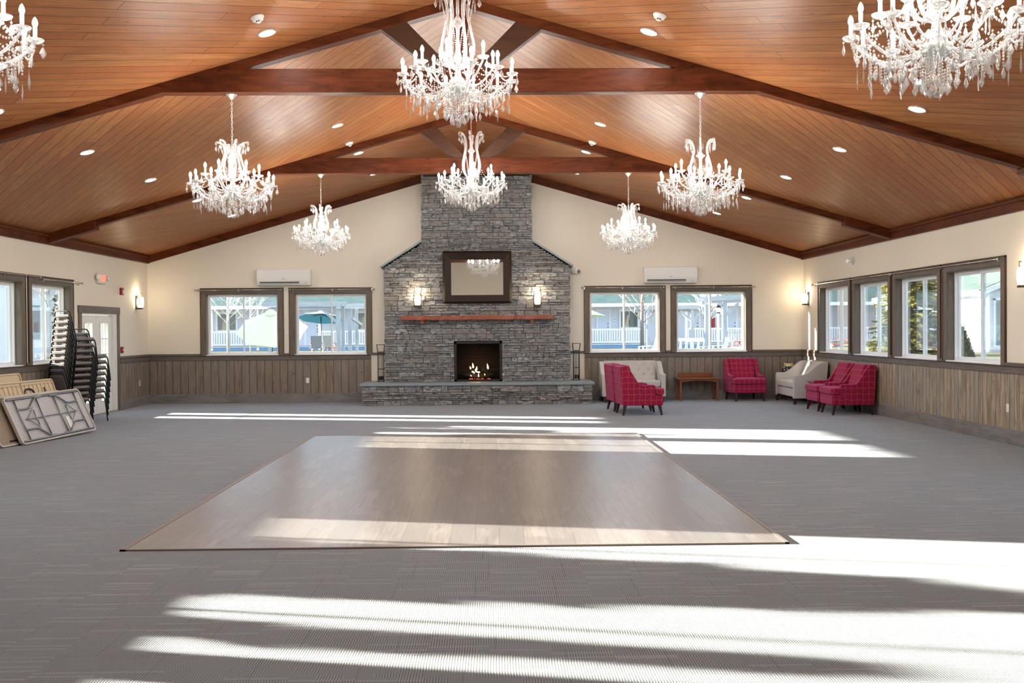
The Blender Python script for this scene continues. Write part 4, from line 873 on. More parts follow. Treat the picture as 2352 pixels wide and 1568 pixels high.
def side_table(label, x, y, rz):
    t = thing('side_table', label, 'side table', (x, y, 0), rz, 'cherry side tables'); hw = 0.495
    MB().box(-0.24, 0.25, -hw, hw, 0.475, 0.505).build('top', M['cherry'], t, bevel=0.006, seg=1)
    MB().box(-0.24, -0.215, -0.38, 0.38, 0.506, 0.61).build('back_rail', M['cherry'], t, bevel=0.004, seg=1)
    ap = [(-hw+0.07, 0.475)]+[(hw-0.07, 0.475)]+[((hw-0.07)*(1-2*i/12), 0.405+0.045*(1-(1-2*i/12)**2)) for i in range(13)]
    MB().prism(ap, 0.205, 0.222, 'x').build('apron', M['cherry'], t); MB().prism(ap, -0.222, -0.205, 'x').build('apron', M['cherry'], t)
    for s in (-1, 1): MB().box(-0.2, 0.2, s*(hw-0.075), s*(hw-0.06), 0.41, 0.475).build('side_apron', M['cherry'], t)
    for xx in (-0.205, 0.21):
        for s in (-1, 1): MB().box(xx-0.022, xx+0.022, s*(hw-0.085)-0.022, s*(hw-0.085)+0.022, 0, 0.476).build('leg', M['cherry'], t, bevel=0.003, seg=1)
    return t
st = side_table('cherry wood side table with raised back rail between loveseat and plaid armchair', 4.92, 22.28, -PI/2)
o = copy_tree(st); o.location = (7.12, 20.17, 0); o.rotation_euler = (0, 0, PI); o.scale = (1, 0.84, 1); o['label'] = 'cherry side table mostly hidden between the corner loveseat and plaid armchair'
ct = thing('corner_table', 'small cherry table in the corner under the painted vase', 'side table', (7.05, 22.30, 0)); MB().box(-0.2, 0.2, -0.17, 0.17, 0.47, 0.5).build('top', M['cherry'], ct)
for sx in (-1, 1):
    for sy in (-1, 1): MB().box(sx*0.17-0.02, sx*0.17+0.02, sy*0.14-0.02, sy*0.14+0.02, 0, 0.47).build('leg', M['cherry'], ct)
g = G('painted majolica', 0.18); ob = g.obj(); v1 = g.n('TexVoronoi', {'Vector': ob, 'Scale': 22.0}); v2 = g.n('TexVoronoi', {'Vector': ob, 'Scale': 30.0})
wr_ = g.white(v1.outputs['Color']); c = g.mix(g.math('LESS_THAN', v1.outputs['Distance'], 0.36), (0.012, 0.022, 0.075), g.ramp(wr_.outputs[0], [(0.0, (0.80, 0.45, 0.03)), (0.35, (0.75, 0.62, 0.10)), (0.55, (0.10, 0.28, 0.10)), (0.75, (0.55, 0.10, 0.05)), (0.95, (0.75, 0.72, 0.62))]))
c = g.mix(g.math('LESS_THAN', v2.outputs['Distance'], 0.16), c, (0.07, 0.22, 0.09)); g.col(c); M['vase'] = g.m
g = G('vase neck glaze', 0.2); x, y, z = g.sep(g.obj()); g.col(g.mix(g.math('GREATER_THAN', g.math('SINE', g.math('MULTIPLY', x, 130.0)), 0.3), (0.78, 0.74, 0.60), (0.75, 0.52, 0.05))); M['vneck'] = g.m
va = thing('painted_vase', 'dark blue majolica vase painted with yellow fruit, in the right corner', 'vase', (6.99, 22.27, 0.5)); 
MB().lathe([(0.085, 0.0), (0.12, 0.03), (0.158, 0.11), (0.166, 0.16), (0.150, 0.215), (0.105, 0.25)], 26).build('body', M['vase'], va, smooth=True)
MB().lathe([(0.103, 0.249), (0.098, 0.27), (0.106, 0.305), (0.112, 0.318), (0.098, 0.318), (0.088, 0.27), (0.088, 0.25)], 26, cap=False).build('neck', M['vneck'], va, smooth=True)
MB().lathe([(0.107, 0.312), (0.114, 0.319), (0.108, 0.325), (0.097, 0.319)], 26, cap=False).build('rim', M['vase'], va, smooth=True)

# ---------------------------------------------------------------- stacked chairs (local +x is the front)
def banquet(label):
    t = thing('stacking_chair', label, 'stacking chair', group='stacked banquet chairs')
    MB().box(-0.20, 0.21, -0.20, 0.20, 0.435, 0.487).build('seat', M['cvinyl'], t, bevel=0.018, seg=3)
    MB().prism([(-0.212, 0.60), (-0.178, 0.60), (-0.268, 0.885), (-0.300, 0.885)], -0.165, 0.165, 'y').build('backrest', M['cvinyl'], t, bevel=0.014, seg=2)
    lp = []
    for s, seq in ((-1, 1), (1, -1)):
        pts = [(-0.165, s*0.195, 0.42), (-0.205, s*0.195, 0.60), (-0.278, s*0.190, 0.86), (-0.292, s*0.165, 0.925), (-0.297, s*0.12, 0.945)]
        lp += pts if s < 0 else pts[::-1]
    MB().tube(smooth_path(lp, 3), 0.0115, 8).build('back_frame', M['cframe'], t, smooth=True)
    for s in (-1, 1):
        MB().tube([(-0.165, s*0.195, 0.425), (-0.17, s*0.20, 0.30), (-0.225, s*0.215, 0.0)], 0.0115, 8).build('leg', M['cframe'], t, smooth=True)
        MB().tube(smooth_path([(0.245, s*0.245, 0.0), (0.225, s*0.222, 0.30), (0.215, s*0.20, 0.43), (0.205, s*0.16, 0.452), (0.20, s*0.10, 0.455)], 3), 0.0115, 8).build('leg', M['cframe'], t, smooth=True)
        MB().tube([(-0.165, s*0.198, 0.425), (0.20, s*0.198, 0.432)], 0.0105, 8).build('side_rail', M['cframe'], t, smooth=True)
    MB().tube([(0.20, -0.11, 0.455), (0.20, 0.11, 0.455)], 0.0105, 8).build('front_rail', M['cframe'], t, smooth=True)
    return t
b0 = None
def stack(x, y, rz, n, where):
    global b0
    for i in range(n):
        pos = 'topmost' if i == n-1 else ('bottom one' if i == 0 else '%s from top' % ['', 'second', 'third', 'fourth', 'fifth', 'sixth', 'seventh', 'eighth', 'ninth', 'tenth', 'eleventh'][n-1-i])
        lab = 'stacking chair with taupe pads, %s of the %s' % (pos, where)
        if b0 is None: o = b0 = banquet(lab)
        else: o = copy_tree(b0); o['label'] = lab
        o.location = (x+math.cos(rz)*0.0135*i, y+math.sin(rz)*0.0135*i, 0.1045*i); o.rotation_euler = (0, 0, rz)
stack(-7.0, 17.42, 1.10, 11, 'tall stack by the left windows'); stack(-7.0, 18.12, 1.32, 8, 'lower stack before the door')
# folding tables leaning by the left wall
def folding(name, label, x, y, th, lean, L, w, thick, face, rim, steel=True, roll=0.0):
    t = thing(name, label, 'folding table', (x, y, 0.0), 0, 'leaning folding tables')
    d = Vector((math.sin(th), math.cos(th), 0)); n = Vector((-d.y, d.x, 0)); u = n*math.sin(lean)+Vector((0, 0, 1))*math.cos(lean); d, u = d*math.cos(roll)+u*math.sin(roll), u*math.cos(roll)-d*math.sin(roll); nr = d.cross(u)
    Mx = Matrix(((d.x, u.x, nr.x, 0), (d.y, u.y, nr.y, 0), (d.z, u.z, nr.z, 0), (0, 0, 0, 1)))      # local: x along, y up the face, z out of the visible face
    t.matrix_world = Matrix.Translation((x, y, 0.012)) @ Mx; r = 0.07
    def rr(e, rad):
        p = []
        for cx, cyy, a0 in ((L-e-rad, e+rad, -90), (L-e-rad, w-e-rad, 0), (e+rad, w-e-rad, 90), (e+rad, e+rad, 180)):
            for k in range(6): a = math.radians(a0+18*k); p.append((cx+rad*math.cos(a), cyy+rad*math.sin(a)))
        return p
    MB().prism(rr(0.0, r), -thick, -thick+0.015, 'z').build('tabletop', M['greyplastic'] if steel else M['beige'], t)
    ring = MB(); a, b = rr(0.0, r), rr(0.022, r-0.02); k = len(a)
    vs = [(p[0], p[1], z) for z in (-thick+0.015, 0.0) for p in a]+[(p[0], p[1], z) for z in (-thick+0.015, 0.0) for p in b]
    fs = []
    for i in range(k):
        j = (i+1) % k; fs += [(i, j, k+j, k+i), (k+i, k+j, 3*k+j, 3*k+i), (3*k+i, 3*k+j, 2*k+j, 2*k+i), (2*k+i, 2*k+j, j, i)]
    ring.add(vs, fs).build('rim', rim, t)
    MB().prism(rr(0.022, r-0.02), -thick+0.0155, -thick+0.026, 'z').build('underside', face, t)
    return t, L, w
def ribs(t, L, w, thick, m):
    mb = MB(); n = int(L/0.12)
    for i in range(1, n): mb.box(L*i/n-0.022, L*i/n+0.022, 0.04, w-0.06, -thick+0.02, -0.012)
    mb.build('rib_panel', m, t); MB().box(0.03, L-0.03, w-0.065, w-0.055, -thick+0.02, -0.004).build('stiffener', m, t); MB().box(L/2-0.012, L/2+0.012, 0.03, w-0.03, -thick+0.02, -0.002).build('hinge_rib', m, t)
def steelwork(t, L, w):
    z = 0.004
    for y in (0.045, w-0.045): MB().tube([(0.06, y, z), (L-0.06, y, z)], 0.013, 8).build('side_rail', M['tube'], t, smooth=True)
    for x in (0.20, 0.72, L-0.74, L-0.20): MB().tube([(x, 0.05, z), (x, w-0.05, z)], 0.011, 8).build('crossbar', M['tube'], t, smooth=True)
    for s, x0 in ((1, 0.20), (-1, L-0.20)):
        for yy, q in ((0.21, -1), (w-0.21, 1)):
            MB().tube(smooth_path([(x0, yy, z), (x0+s*0.26, yy, z+0.004), (x0+s*0.36, yy+q*0.06, z+0.006), (x0+s*0.50, yy+q*0.145, z+0.004), (x0+s*0.62, yy+q*0.15, z)], 4), 0.0135, 8).build('leg', M['tube'], t, smooth=True)
        MB().tube([(x0+s*0.34, 0.25, z+0.004), (x0+s*0.34, w-0.25, z+0.004)], 0.009, 8).build('leg_bar', M['tube'], t, smooth=True)
        MB().tube([(x0+s*0.14, w/2, z), (x0+s*0.35, w*0.72, z+0.006)], 0.006, 6).build('brace', M['tube'], t); MB().tube([(x0+s*0.14, w/2, z), (x0+s*0.35, w*0.28, z+0.006)], 0.006, 6).build('brace', M['tube'], t)
        MB().tube([(x0+s*0.10, w/2, z), (L/2-s*0.02, w/2, z)], 0.009, 8).build('centre_rod', M['tube'], t, smooth=True)
    MB().box(L*0.66, L*0.715, w*0.16, w*0.42, -0.012, -0.006).build('label_sticker', M['white'], t)
t1, L, w = folding('folding_table', 'grey folding table with steel leg frame, frontmost of those leaning on the left', -6.40, 14.39, 0.173, 0.441, 1.89, 0.744, 0.045, M['perf'], M['greyplastic'], roll=0.018); steelwork(t1, L, w)
t2, L, w = folding('folding_table', 'folding table with speckled underside and yellow sticker, directly behind the grey one', -6.555, 14.06, 0.173, 0.43, 1.86, 0.744, 0.045, M['speckled'], M['greyplastic'], roll=0.015)
MB().box(0.05, 0.14, 0.28, 0.45, -0.018, -0.012).build('yellow_sticker', M['yellow'], t2)
MB().tube(smooth_path([(0.25, 0.07, -0.008), (0.45, 0.07, -0.006), (0.6, 0.10, -0.006)], 3), 0.011, 8).build('leg', M['black'], t2, smooth=True)
t3, L, w = folding('folding_table', 'beige ribbed folding table standing taller behind the grey tables', -6.66, 14.35, 0.06, 0.30, 1.92, 0.91, 0.05, M['beige'], M['beige'], False); ribs(t3, L, w, 0.05, M['beige'])
for x in (0.95, 1.25): MB().tube(smooth_path([(x, 0.45, -0.004), (x, 0.66, 0.0), (x+(0.05 if x < 1 else -0.05), 0.76, 0.0), (x+(0.16 if x < 1 else -0.16), 0.78, 0.0)], 4), 0.012, 8).build('leg', M['black'], t3, smooth=True)
MB().box(1.58, 1.605, 0.70, 0.78, -0.01, 0.0).build('latch', M['black'], t3)
t4, L, w = folding('folding_table', 'beige folding table, rearmost of those leaning, only its top edge showing', -6.93, 13.9, 0.04, 0.17, 1.75, 1.0, 0.045, M['beige'], M['beige'], False)

# ---------------------------------------------------------------- outdoors
g = G('dry winter grass', 0.95, 0, 0.1); n1 = g.noise(g.obj(), 0.9, 4.0, 0.7); n2 = g.noise(g.sc(g.obj(), (1, 0.25, 1)), 7.0, 3.0, 0.7)
g.col(g.mix(g.ramp(g.math('ADD', g.math('MULTIPLY', n1, 0.6), g.math('MULTIPLY', n2, 0.4)), [(0.38, 0.0), (0.62, 1.0)]), (0.10, 0.12, 0.055), (0.25, 0.225, 0.15))); M['grass'] = g.m
M['siding'] = mat_siding('lavender grey siding', (0.68, 0.69, 0.77)); M['shingle'] = mat_shingle()
M['xwhite'] = plain('white exterior trim', (0.80, 0.81, 0.83), 0.5); M['skirt'] = speck('blue painted skirting', (0.10, 0.22, 0.46), (0.15, 0.29, 0.55), 6.0)
M['darkpane'] = plain('dark curtained pane', (0.13, 0.14, 0.13), 0.12); M['curtain'] = plain('pale curtain', (0.50, 0.45, 0.33), 0.8); M['xdoor'] = plain('painted steel door', (0.62, 0.66, 0.78), 0.5)
M['greywood'] = wood('silvered timber', (0.28, 0.28, 0.30), (0.52, 0.51, 0.52), (0.38, 0.37, 0.37), 0.8, None, 'u', 0.8, 0.5); M['greywood_v'] = wood('silvered post timber', (0.26, 0.27, 0.30), (0.52, 0.52, 0.54), (0.38, 0.37, 0.38), 0.8, None, 'v', 0.8, 0.5)
M['bark'] = speck('pale bark', (0.30, 0.29, 0.28), (0.55, 0.54, 0.52), 12.0); M['bark2'] = speck('brown bark', (0.16, 0.12, 0.10), (0.32, 0.26, 0.23), 12.0)
M['ugreen'] = plain('pale green canvas', (0.58, 0.70, 0.38), 0.8); M['uglare'] = plain('canvas with painted sky glare', (0.82, 0.86, 0.88), 0.8); M['ublue'] = plain('blue canvas', (0.06, 0.30, 0.62), 0.8)  # the parasol top's near-white colour stands in for sky glare on blue cloth
M['redwood'] = plain('red stained wood', (0.48, 0.13, 0.09), 0.6); M['greymesh'] = speck('grey sling mesh', (0.30, 0.29, 0.31), (0.40, 0.39, 0.41), 40.0); M['resin'] = plain('white resin', (0.85, 0.87, 0.92), 0.4)
M['needle'] = speck('spruce needles', (0.075, 0.078, 0.012), (0.26, 0.22, 0.030), 9.0, 0.8); M['shrub'] = speck('dark yew foliage', (0.012, 0.018, 0.006), (0.045, 0.050, 0.016), 14.0, 0.9)
M['lampglass'] = emis('lit lantern glass', (1.0, 0.85, 0.55), 1.1)
GZ = 0.35
gm = MB(); xs = [-70, -30, XL-WT, XR+WT, 40, 80]
def gh(x, y): return -0.12 if (y < 24 and -9 < x < 9) else (GZ if y > 34 or x > 14 or x < -14 else -0.12+0.47*max(min((y-24)/10, 1), min(max(abs(x)-9, 0)/5, 1), 0))
NX, NY = 40, 40
vs = [(-70+150*i/NX, -12+112*j/NY, 0) for j in range(NY+1) for i in range(NX+1)]; vs = [(x, y, gh(x, y)-0.14*(1 if (-9.5 < x < 9.5 and y < 24.5) else 0)) for x, y, z in vs]
fs = [(j*(NX+1)+i, j*(NX+1)+i+1, (j+1)*(NX+1)+i+1, (j+1)*(NX+1)+i) for j in range(NY) for i in range(NX)]
struct(MB().add(vs, fs).build('ground', M['grass'], smooth=True))
# the long building across the courtyard
mo = thing('motel_building', 'long lavender building with green shingle roof and white porch across the courtyard', 'building', (0, 68, GZ)); minv = Matrix.Translation(mo.location).inverted()
def mb_(mb, name, m, par=None, **k): return mb.xf(minv).build(name, m, par or mo, **k)
X0, X1 = -34.0, 32.0
mb_(MB().box(X0, X1, 68, 76, GZ, 3.3), 'siding_wall', M['siding'])
mb_(MB().prism([(65.6, 3.27), (72, 6.1), (78.4, 3.27), (78.4, 3.15), (72, 5.95), (65.6, 3.15)], X0-0.4, X1+0.4, 'x'), 'roof', M['shingle'])
mb_(MB().box(X0-0.4, X1+0.4, 65.52, 65.64, 3.06, 3.28), 'fascia', M['xwhite']); mb_(MB().box(X0, X1, 65.64, 68, 3.06, 3.09), 'soffit', M['xwhite'])
mb_(MB().box(X0, X1, 66.0, 68, 0.52, 0.62), 'porch_floor', M['greywood']); mb_(MB().box(X0, X1, 66.03, 66.1, GZ-0.1, 0.56), 'skirting', M['skirt'])
def motel_window(x0, x1, z0, z1):
    t = 0.14; f = MB()
    for q in ((x0-t, x0, z0-t, z1+t), (x1, x1+t, z0-t, z1+t), (x0, x1, z0-t, z0), (x0, x1, z1, z1+t)): f.box(q[0], q[1], 67.93, 68, q[2], q[3])
    wf = mb_(f, 'window_frame', M['xwhite']); mb_(MB().box(x0, x1, 67.97, 67.995, z0, z1), 'window_pane', M['darkpane'], wf)
    mb_(MB().box((x0+x1)/2-0.02, (x0+x1)/2+0.02, 67.955, 67.972, z0, z1), 'mullion', M['xwhite'], wf)
    mb_(MB().prism([(x0+0.25, z0), (x0+0.62, z0), (x0+0.55, z1-0.25), (x0+0.42, z1-0.25)], 67.955, 67.972), 'curtain', M['curtain'], wf)
def motel_door(x0, x1):
    z1 = 2.82; f = MB()
    for q in ((x0-0.12, x0, 0.62, z1+0.13), (x1, x1+0.12, 0.62, z1+0.13), (x0, x1, z1, z1+0.13)): f.box(q[0], q[1], 67.93, 68, q[2], q[3])
    wf = mb_(f, 'door_frame', M['xwhite']); mb_(MB().box(x0, x1, 67.95, 67.99, 0.62, z1), 'door_leaf', M['xdoor'], wf)
    kn = MB()
    for z in (1.55, 1.72, 1.95): kn.box(x1-0.12, x1-0.06, 67.93, 67.95, z-0.03, z+0.03)
    mb_(kn, 'lock_set', M['black'], wf); pm = mb_(MB().box(x1+0.27, x1+0.45, 67.975, 67.995, 2.18, 2.38), 'number_plaque', M['xwhite'], wf)
    mb_(MB().lathe([(0.0008, 0), (0.04, 0.0)], 8, (x1+0.36, 67.974, 2.28), cap=False, axis='y'), 'plaque_mark', M['black'], pm)
for q in ((-18.33, -17.11), (-8.92, -7.7), (9.11, 10.24), (-24.0, -22.8), (0.6, 1.8), (21.0, 22.2)): motel_window(q[0], q[1], 1.71, 2.79)
for q in ((-12.35, -11.5), (7.53, 8.30), (13.72, 14.45), (16.45, 17.02), (-21.0, -20.2), (3.2, 4.0)): motel_door(*q)
posts = [-27, -22, -18.2, -15.18, -11.12, -8.0, -3.5, 0.5, 4.5, 6.2, 10.35, 13.20, 15.9, 18.0, 20.0, 21.9, 26]
for x in posts: mb_(MB().box(x-0.075, x+0.075, 66.02, 66.17, 0.35, 3.08), 'porch_post', M['xwhite'])
for a, b in zip(posts[:-1], posts[1:]):
    if (a, b) in ((-15.18, -11.12), (10.35, 13.20)): continue
    r = MB().box(a+0.08, b-0.08, 66.05, 66.12, 1.52, 1.61); r.box(a+0.08, b-0.08, 66.05, 66.12, 0.69, 0.76); n = max(2, int((b-a)/0.155))
    for i in range(1, n): x = a+(b-a)*i/n; r.box(x-0.030, x+0.030, 66.06, 66.11, 0.74, 1.54)
    mb_(r, 'porch_railing', M['xwhite'])
for x, z in ((-15.82, 2.1), (15.42, 2.0)):
    e = mb_(MB().box(x-0.11, x+0.11, 67.80, 67.99, z-0.34, z+0.34), 'extinguisher_cabinet', plain('red cabinet', (0.32, 0.02, 0.03), 0.5))
# end building on the right, its gable to the camera
rb = thing('guest_house', 'white sided house with green roof and gable seen through the right windows', 'building', (24.2, 47.6, GZ)); rinv = Matrix.Translation(rb.location).inverted()
M['siding2'] = mat_siding('white lavender siding', (0.60, 0.62, 0.72))
MB().box(24.2, 36, 47.6, 60, GZ, 3.3).prism([(24.2, 3.3), (36, 3.3), (30.1, 5.75)], 47.6, 60).xf(rinv).build('siding_wall', M['siding2'], rb)
for s in (0, 1):
    a, b, cx = (23.55, 30.1, 1) if s == 0 else (36.65, 30.1, -1)
    MB().prism([(a, 3.20), (b, 5.92), (b, 6.05), (a, 3.33)], 47.1, 60.4).xf(rinv).build('roof', M['shingle'], rb)
    MB().prism([(a, 3.02), (b, 5.74), (b, 5.98), (a, 3.27)], 47.0, 47.12).xf(rinv).build('barge_board', M['xwhite'], rb)
MB().box(23.5, 23.62, 47.1, 60.4, 3.08, 3.34).xf(rinv).build('fascia', M['xwhite'], rb); MB().box(23.6, 24.2, 47.1, 60.4, 3.10, 3.13).xf(rinv).build('soffit', M['xwhite'], rb)
MB().tube(smooth_path([(23.58, 50.0, 3.1), (23.8, 50.0, 2.95), (24.12, 50.0, 2.7), (24.12, 50.0, 0.6)], 4), 0.05, 8).xf(rinv).build('downspout', M['xwhite'], rb)
MB().box(24.15, 24.28, 47.52, 47.62, GZ, 3.2).xf(rinv).build('corner_board', M['xwhite'], rb); MB().box(24.48, 24.58, 47.53, 47.6, 0.6, 2.95).box(25.5, 25.6, 47.53, 47.6, 0.6, 2.95).box(24.48, 25.6, 47.53, 47.6, 2.85, 2.97).xf(rinv).build('window_frame', M['xwhite'], rb)
MB().box(24.58, 25.5, 47.56, 47.598, 0.7, 2.86).xf(rinv).build('window_pane', M['darkpane'], rb)
# house on the left
lh = thing('left_house', 'pale lavender sided house outside the left wall windows', 'building', (-22, 36, GZ)); linv = Matrix.Translation(lh.location).inverted()
MB().box(-32, -14.9, 36, 51, GZ, 3.3).prism([(-32, 3.3), (-14.9, 3.3), (-23.4, 7.6)], 36, 51).xf(linv).build('siding_wall', M['siding'], lh)
for a in (-14.4, -32.5): MB().prism([(a, 3.05), (-23.4, 7.60), (-23.4, 7.75), (a, 3.20)], 35.5, 51.4).xf(linv).build('roof', M['shingle'], lh)
for x0, x1 in ((-17.35, -17.05), (-16.35, -16.15), (-15.10, -14.85)): MB().box(x0, x1, 35.93, 36, GZ, 3.25).xf(linv).build('trim_board', M['xwhite'], lh)
MB().box(-16.15, -15.6, 35.96, 35.995, 1.4, 2.6).xf(linv).build('window_pane', M['darkpane'], lh)
# parasols
def parasol(label, c, R, rise, top, under, tilt, pole_z, ball=True, n=8):
    t = thing('patio_parasol', label, 'parasol', (c[0], c[1], GZ)); Mx = Matrix.Translation((0, 0, c[2]-GZ)) @ Euler(tilt).to_matrix().to_4x4()
    vs = [(0, 0, rise)]; fs = []; rows = 5
    for j in range(1, rows+1):
        s = j/rows
        for i in range(n*4):
            a = 2*PI*i/(n*4); seg = (i % 4)/4; sag = math.cos(PI/n)/math.cos((seg-0.5)*2*PI/n)*(1-0.03*s*(1-abs(2*seg-1))); vs.append((R*s*sag*math.cos(a), R*s*sag*math.sin(a), rise*(1-s)-0.10*R*s*(1-s)*0.2))
    m = n*4
    for i in range(m): fs.append((0, 1+i, 1+(i+1) % m))
    for j in range(rows-1):
        for i in range(m): fs.append((1+j*m+i, 1+(j+1)*m+i, 1+(j+1)*m+(i+1) % m, 1+j*m+(i+1) % m))
    MB().add(vs, fs).xf(Mx).build('canopy', top, t)
    MB().add([(v[0]*0.99, v[1]*0.99, v[2]-0.03) for v in vs], fs).xf(Mx).build('canopy_lining', under, t)
    MB().lathe([(R*0.17, rise*0.87), (R*0.10, rise*0.97), (0.001, rise+0.04)], n, cap=False).xf(Mx).build('vent_cap', top, t)
    for i in range(n):
        a = 2*PI*i/n; MB().tube([(0.03*math.cos(a), 0.03*math.sin(a), rise*0.55), (R*0.5*math.cos(a), R*0.5*math.sin(a), rise*0.45)], 0.012, 5).xf(Mx).build('rib', M['black'], t)
    MB().tube([(0, 0, 0.0), (0, 0, c[2]-GZ+0.1)], 0.026, 8).build('pole', M['black'] if under == M['ublue'] else M['bark2'], t, smooth=True); MB().lathe([(0.25, 0.0), (0.22, 0.06), (0.05, 0.10)], 14).build('base', M['black'], t)
    return t
parasol('pale green tilted parasol outside the windows left of the fireplace', (-8.93, 42, 1.66), 1.5, 0.93, M['ugreen'], M['ugreen'], (0.50, -0.09, 0.25), 1.0)
parasol('blue parasol with sky glare painted on its top beyond the green one, under the pergola', (-9.28, 56, 2.30), 1.33, 0.42, M['uglare'], M['ublue'], (-0.20, 0.08, 0.2), 1.0)
parasol('pale green parasol edge at the left of the window right of the fireplace', (4.55, 50, 2.33), 1.52, 0.55, M['ugreen'], M['ugreen'], (0.0, 0.05, 0.1), 1.0)
# pergolas of silvered timber
def pergola(label, loc, beams, posts, braces):
    t = thing('pergola', label, 'pergola', loc); inv = Matrix.Translation(loc).inverted()
    for a, b, wd, h in beams: MB().bar(a, b, wd, h).xf(inv).build('beam', M['greywood'], t)
    for x, y, wd, top in posts: MB().box(x-wd/2, x+wd/2, y-wd/2, y+wd/2, GZ-0.05, top).xf(inv).build('post', M['greywood_v'], t)
    for a, b in braces: MB().bar(a, b, 0.08, 0.12).xf(inv).build('brace', M['greywood'], t)
pergola('weathered timber pergola over the blue parasol left of the fireplace', (-8.3, 46, GZ), [((-10.25, 46, 2.85), (-6.4, 46, 2.85), 0.09, 0.22), ((-9.9, 46.1, 2.64), (-6.5, 46.1, 2.64), 0.09, 0.16), ((-6.75, 45.4, 2.70), (-6.05, 50.5, 2.88), 0.09, 0.2), ((-10.0, 50, 2.85), (-6.0, 50, 2.85), 0.09, 0.22)],
        [(-6.78, 46.1, 0.20, 2.58), (-6.64, 46.6, 0.14, 2.58), (-6.46, 47.5, 0.17, 2.62), (-6.45, 49.8, 0.15, 2.7), (-9.93, 46.1, 0.17, 2.7), (-9.9, 50, 0.17, 2.7)], [((-7.45, 46.05, 2.55), (-6.85, 46.05, 2.0)), ((-6.35, 47.5, 2.2), (-6.15, 49.4, 1.9))])
pergola('weathered timber pergola with braced posts outside the last window by the right corner', (10.2, 44, GZ), [((9.45, 44.0, 2.88), (13.5, 43.4, 3.08), 0.09, 0.19), ((9.55, 43.4, 2.72), (10.78, 46.5, 2.88), 0.10, 0.16), ((10.1, 44.2, 2.80), (13.5, 44.2, 2.83), 0.09, 0.16), ((7.2, 48, 2.62), (10.3, 48, 2.62), 0.10, 0.20), ((7.2, 48.1, 2.46), (10.3, 48.1, 2.46), 0.09, 0.13)],
        [(9.82, 43.9, 0.19, 2.66), (10.62, 44.0, 0.19, 2.76), (9.98, 48.0, 0.15, 2.5), (7.86, 48.0, 0.17, 2.55), (13.4, 44, 0.19, 2.76)], [((9.05+0.35, 48, 2.45), (9.95, 48, 1.98)), ((10.45, 48, 2.45), (10.02, 48, 1.98)), ((10.05, 43.9, 2.2), (10.5, 43.95, 2.68)), ((10.7, 44, 2.2), (11.25, 44, 2.7)), ((10.55, 44.1, 2.25), (10.35, 44.1, 2.7)), ((8.0, 48, 2.0), (8.5, 48, 2.45))])
# bare trees
def bare_tree(label, x, y, h, r, m, seed, first=1.6, name='bare_tree', spread=0.75):
    t = thing(name, label, 'tree', (x, y, GZ-0.05)); R_ = random.Random(seed); mb = MB(); tw = MB()
    mb.tube([(0, 0, 0), (R_.uniform(-.03, .03), 0, h*0.35), (R_.uniform(-.05, .05), 0, h*0.7), (0, 0, h)], [r, r*0.85, r*0.5, r*0.12], 8)
    def br(p, d, L, rad, lv):
        q = p+d*L*0.5+Vector((0, 0, L*0.06)); e = p+d*L+Vector((0, 0, L*0.2)); (mb if lv == 0 else tw).tube([p, q, e], [rad, rad*0.7, rad*0.25], 5)
        if lv < 2:
            for k in range(5 if lv == 0 else 3):
                s = R_.uniform(0.3, 0.95); d2 = (d+Vector((R_.uniform(-.8, .8), R_.uniform(-.8, .8), R_.uniform(-.1, .7)))).normalized(); br(p.lerp(e, s), d2, L*R_.uniform(0.3, 0.55), rad*0.5, lv+1)
    n = 26
    for i in range(n):
        z = first+(h*0.92-first)*i/n; a = i*2.4+R_.uniform(-.3, .3); d = Vector((math.cos(a), math.sin(a), R_.uniform(0.35, 0.9))).normalized(); br(Vector((0, 0, z)), d, (h-z)*spread*0.5+0.45, r*0.20, 0)
    mb.build('trunk', m, t, smooth=True); tw.build('twigs', m, t)
bare_tree('slender pale bare tree outside the window nearest the left corner', -13.4, 52, 5.5, 0.085, M['bark'], 3, 1.55)
bare_tree('thin bare tree behind the green parasol, by the porch post', -14.2, 60, 5.0, 0.05, M['bark'], 8, 1.6)
bare_tree('brown bare tree with many branches outside the window right of the fireplace', 6.95, 44, 5.2, 0.095, M['bark2'], 5, 1.5, spread=0.62)
bare_tree('slim bare sapling wound with lights beside the right pergola', 10.95, 48.6, 3.4, 0.05, M['bark'], 12, 1.7)
bare_tree('bare tree outside the left wall windows before the house', -13.6, 31.5, 6.0, 0.10, M['bark'], 21, 1.8)
# garden furniture
def sling_chair(label, x, y, rz):
    t = thing('sling_chair', label, 'patio chair', (x, y, GZ), rz, 'grey patio chairs'); M_ = M['greymesh']
    MB().bar((0.22, 0, 0.44), (-0.22, 0, 0.40), 0.50, 0.02).build('seat', M_, t); MB().bar((-0.22, 0, 0.40), (-0.48, 0, 1.02), 0.50, 0.02).build('backrest', M_, t)
    for s in (-1, 1):
        MB().tube(smooth_path([(0.30, s*0.27, 0.0), (0.25, s*0.27, 0.58), (-0.25, s*0.27, 0.62), (-0.34, s*0.26, 0.70), (-0.49, s*0.25, 1.04)], 4), 0.014, 6).build('side_frame', M['tube'], t, smooth=True); MB().tube([(-0.36, s*0.27, 0.0), (-0.10, s*0.27, 0.60)], 0.014, 6).build('leg', M['tube'], t, smooth=True)
    return t
sc1 = sling_chair('grey sling patio chair before the red picnic table under the blue parasol', -8.47, 50.0, PI/2+0.1)
for x, y, rz, lab in ((-8.35, 53.4, PI/2-0.2, 'grey sling patio chair behind the first, beneath the blue parasol'), (-9.95, 49.2, 0.4, 'grey sling patio chair at the left edge of the window before the blue parasol')):
    o = copy_tree(sc1); o.location = (x, y, GZ); o.rotation_euler = (0, 0, rz); o['label'] = lab
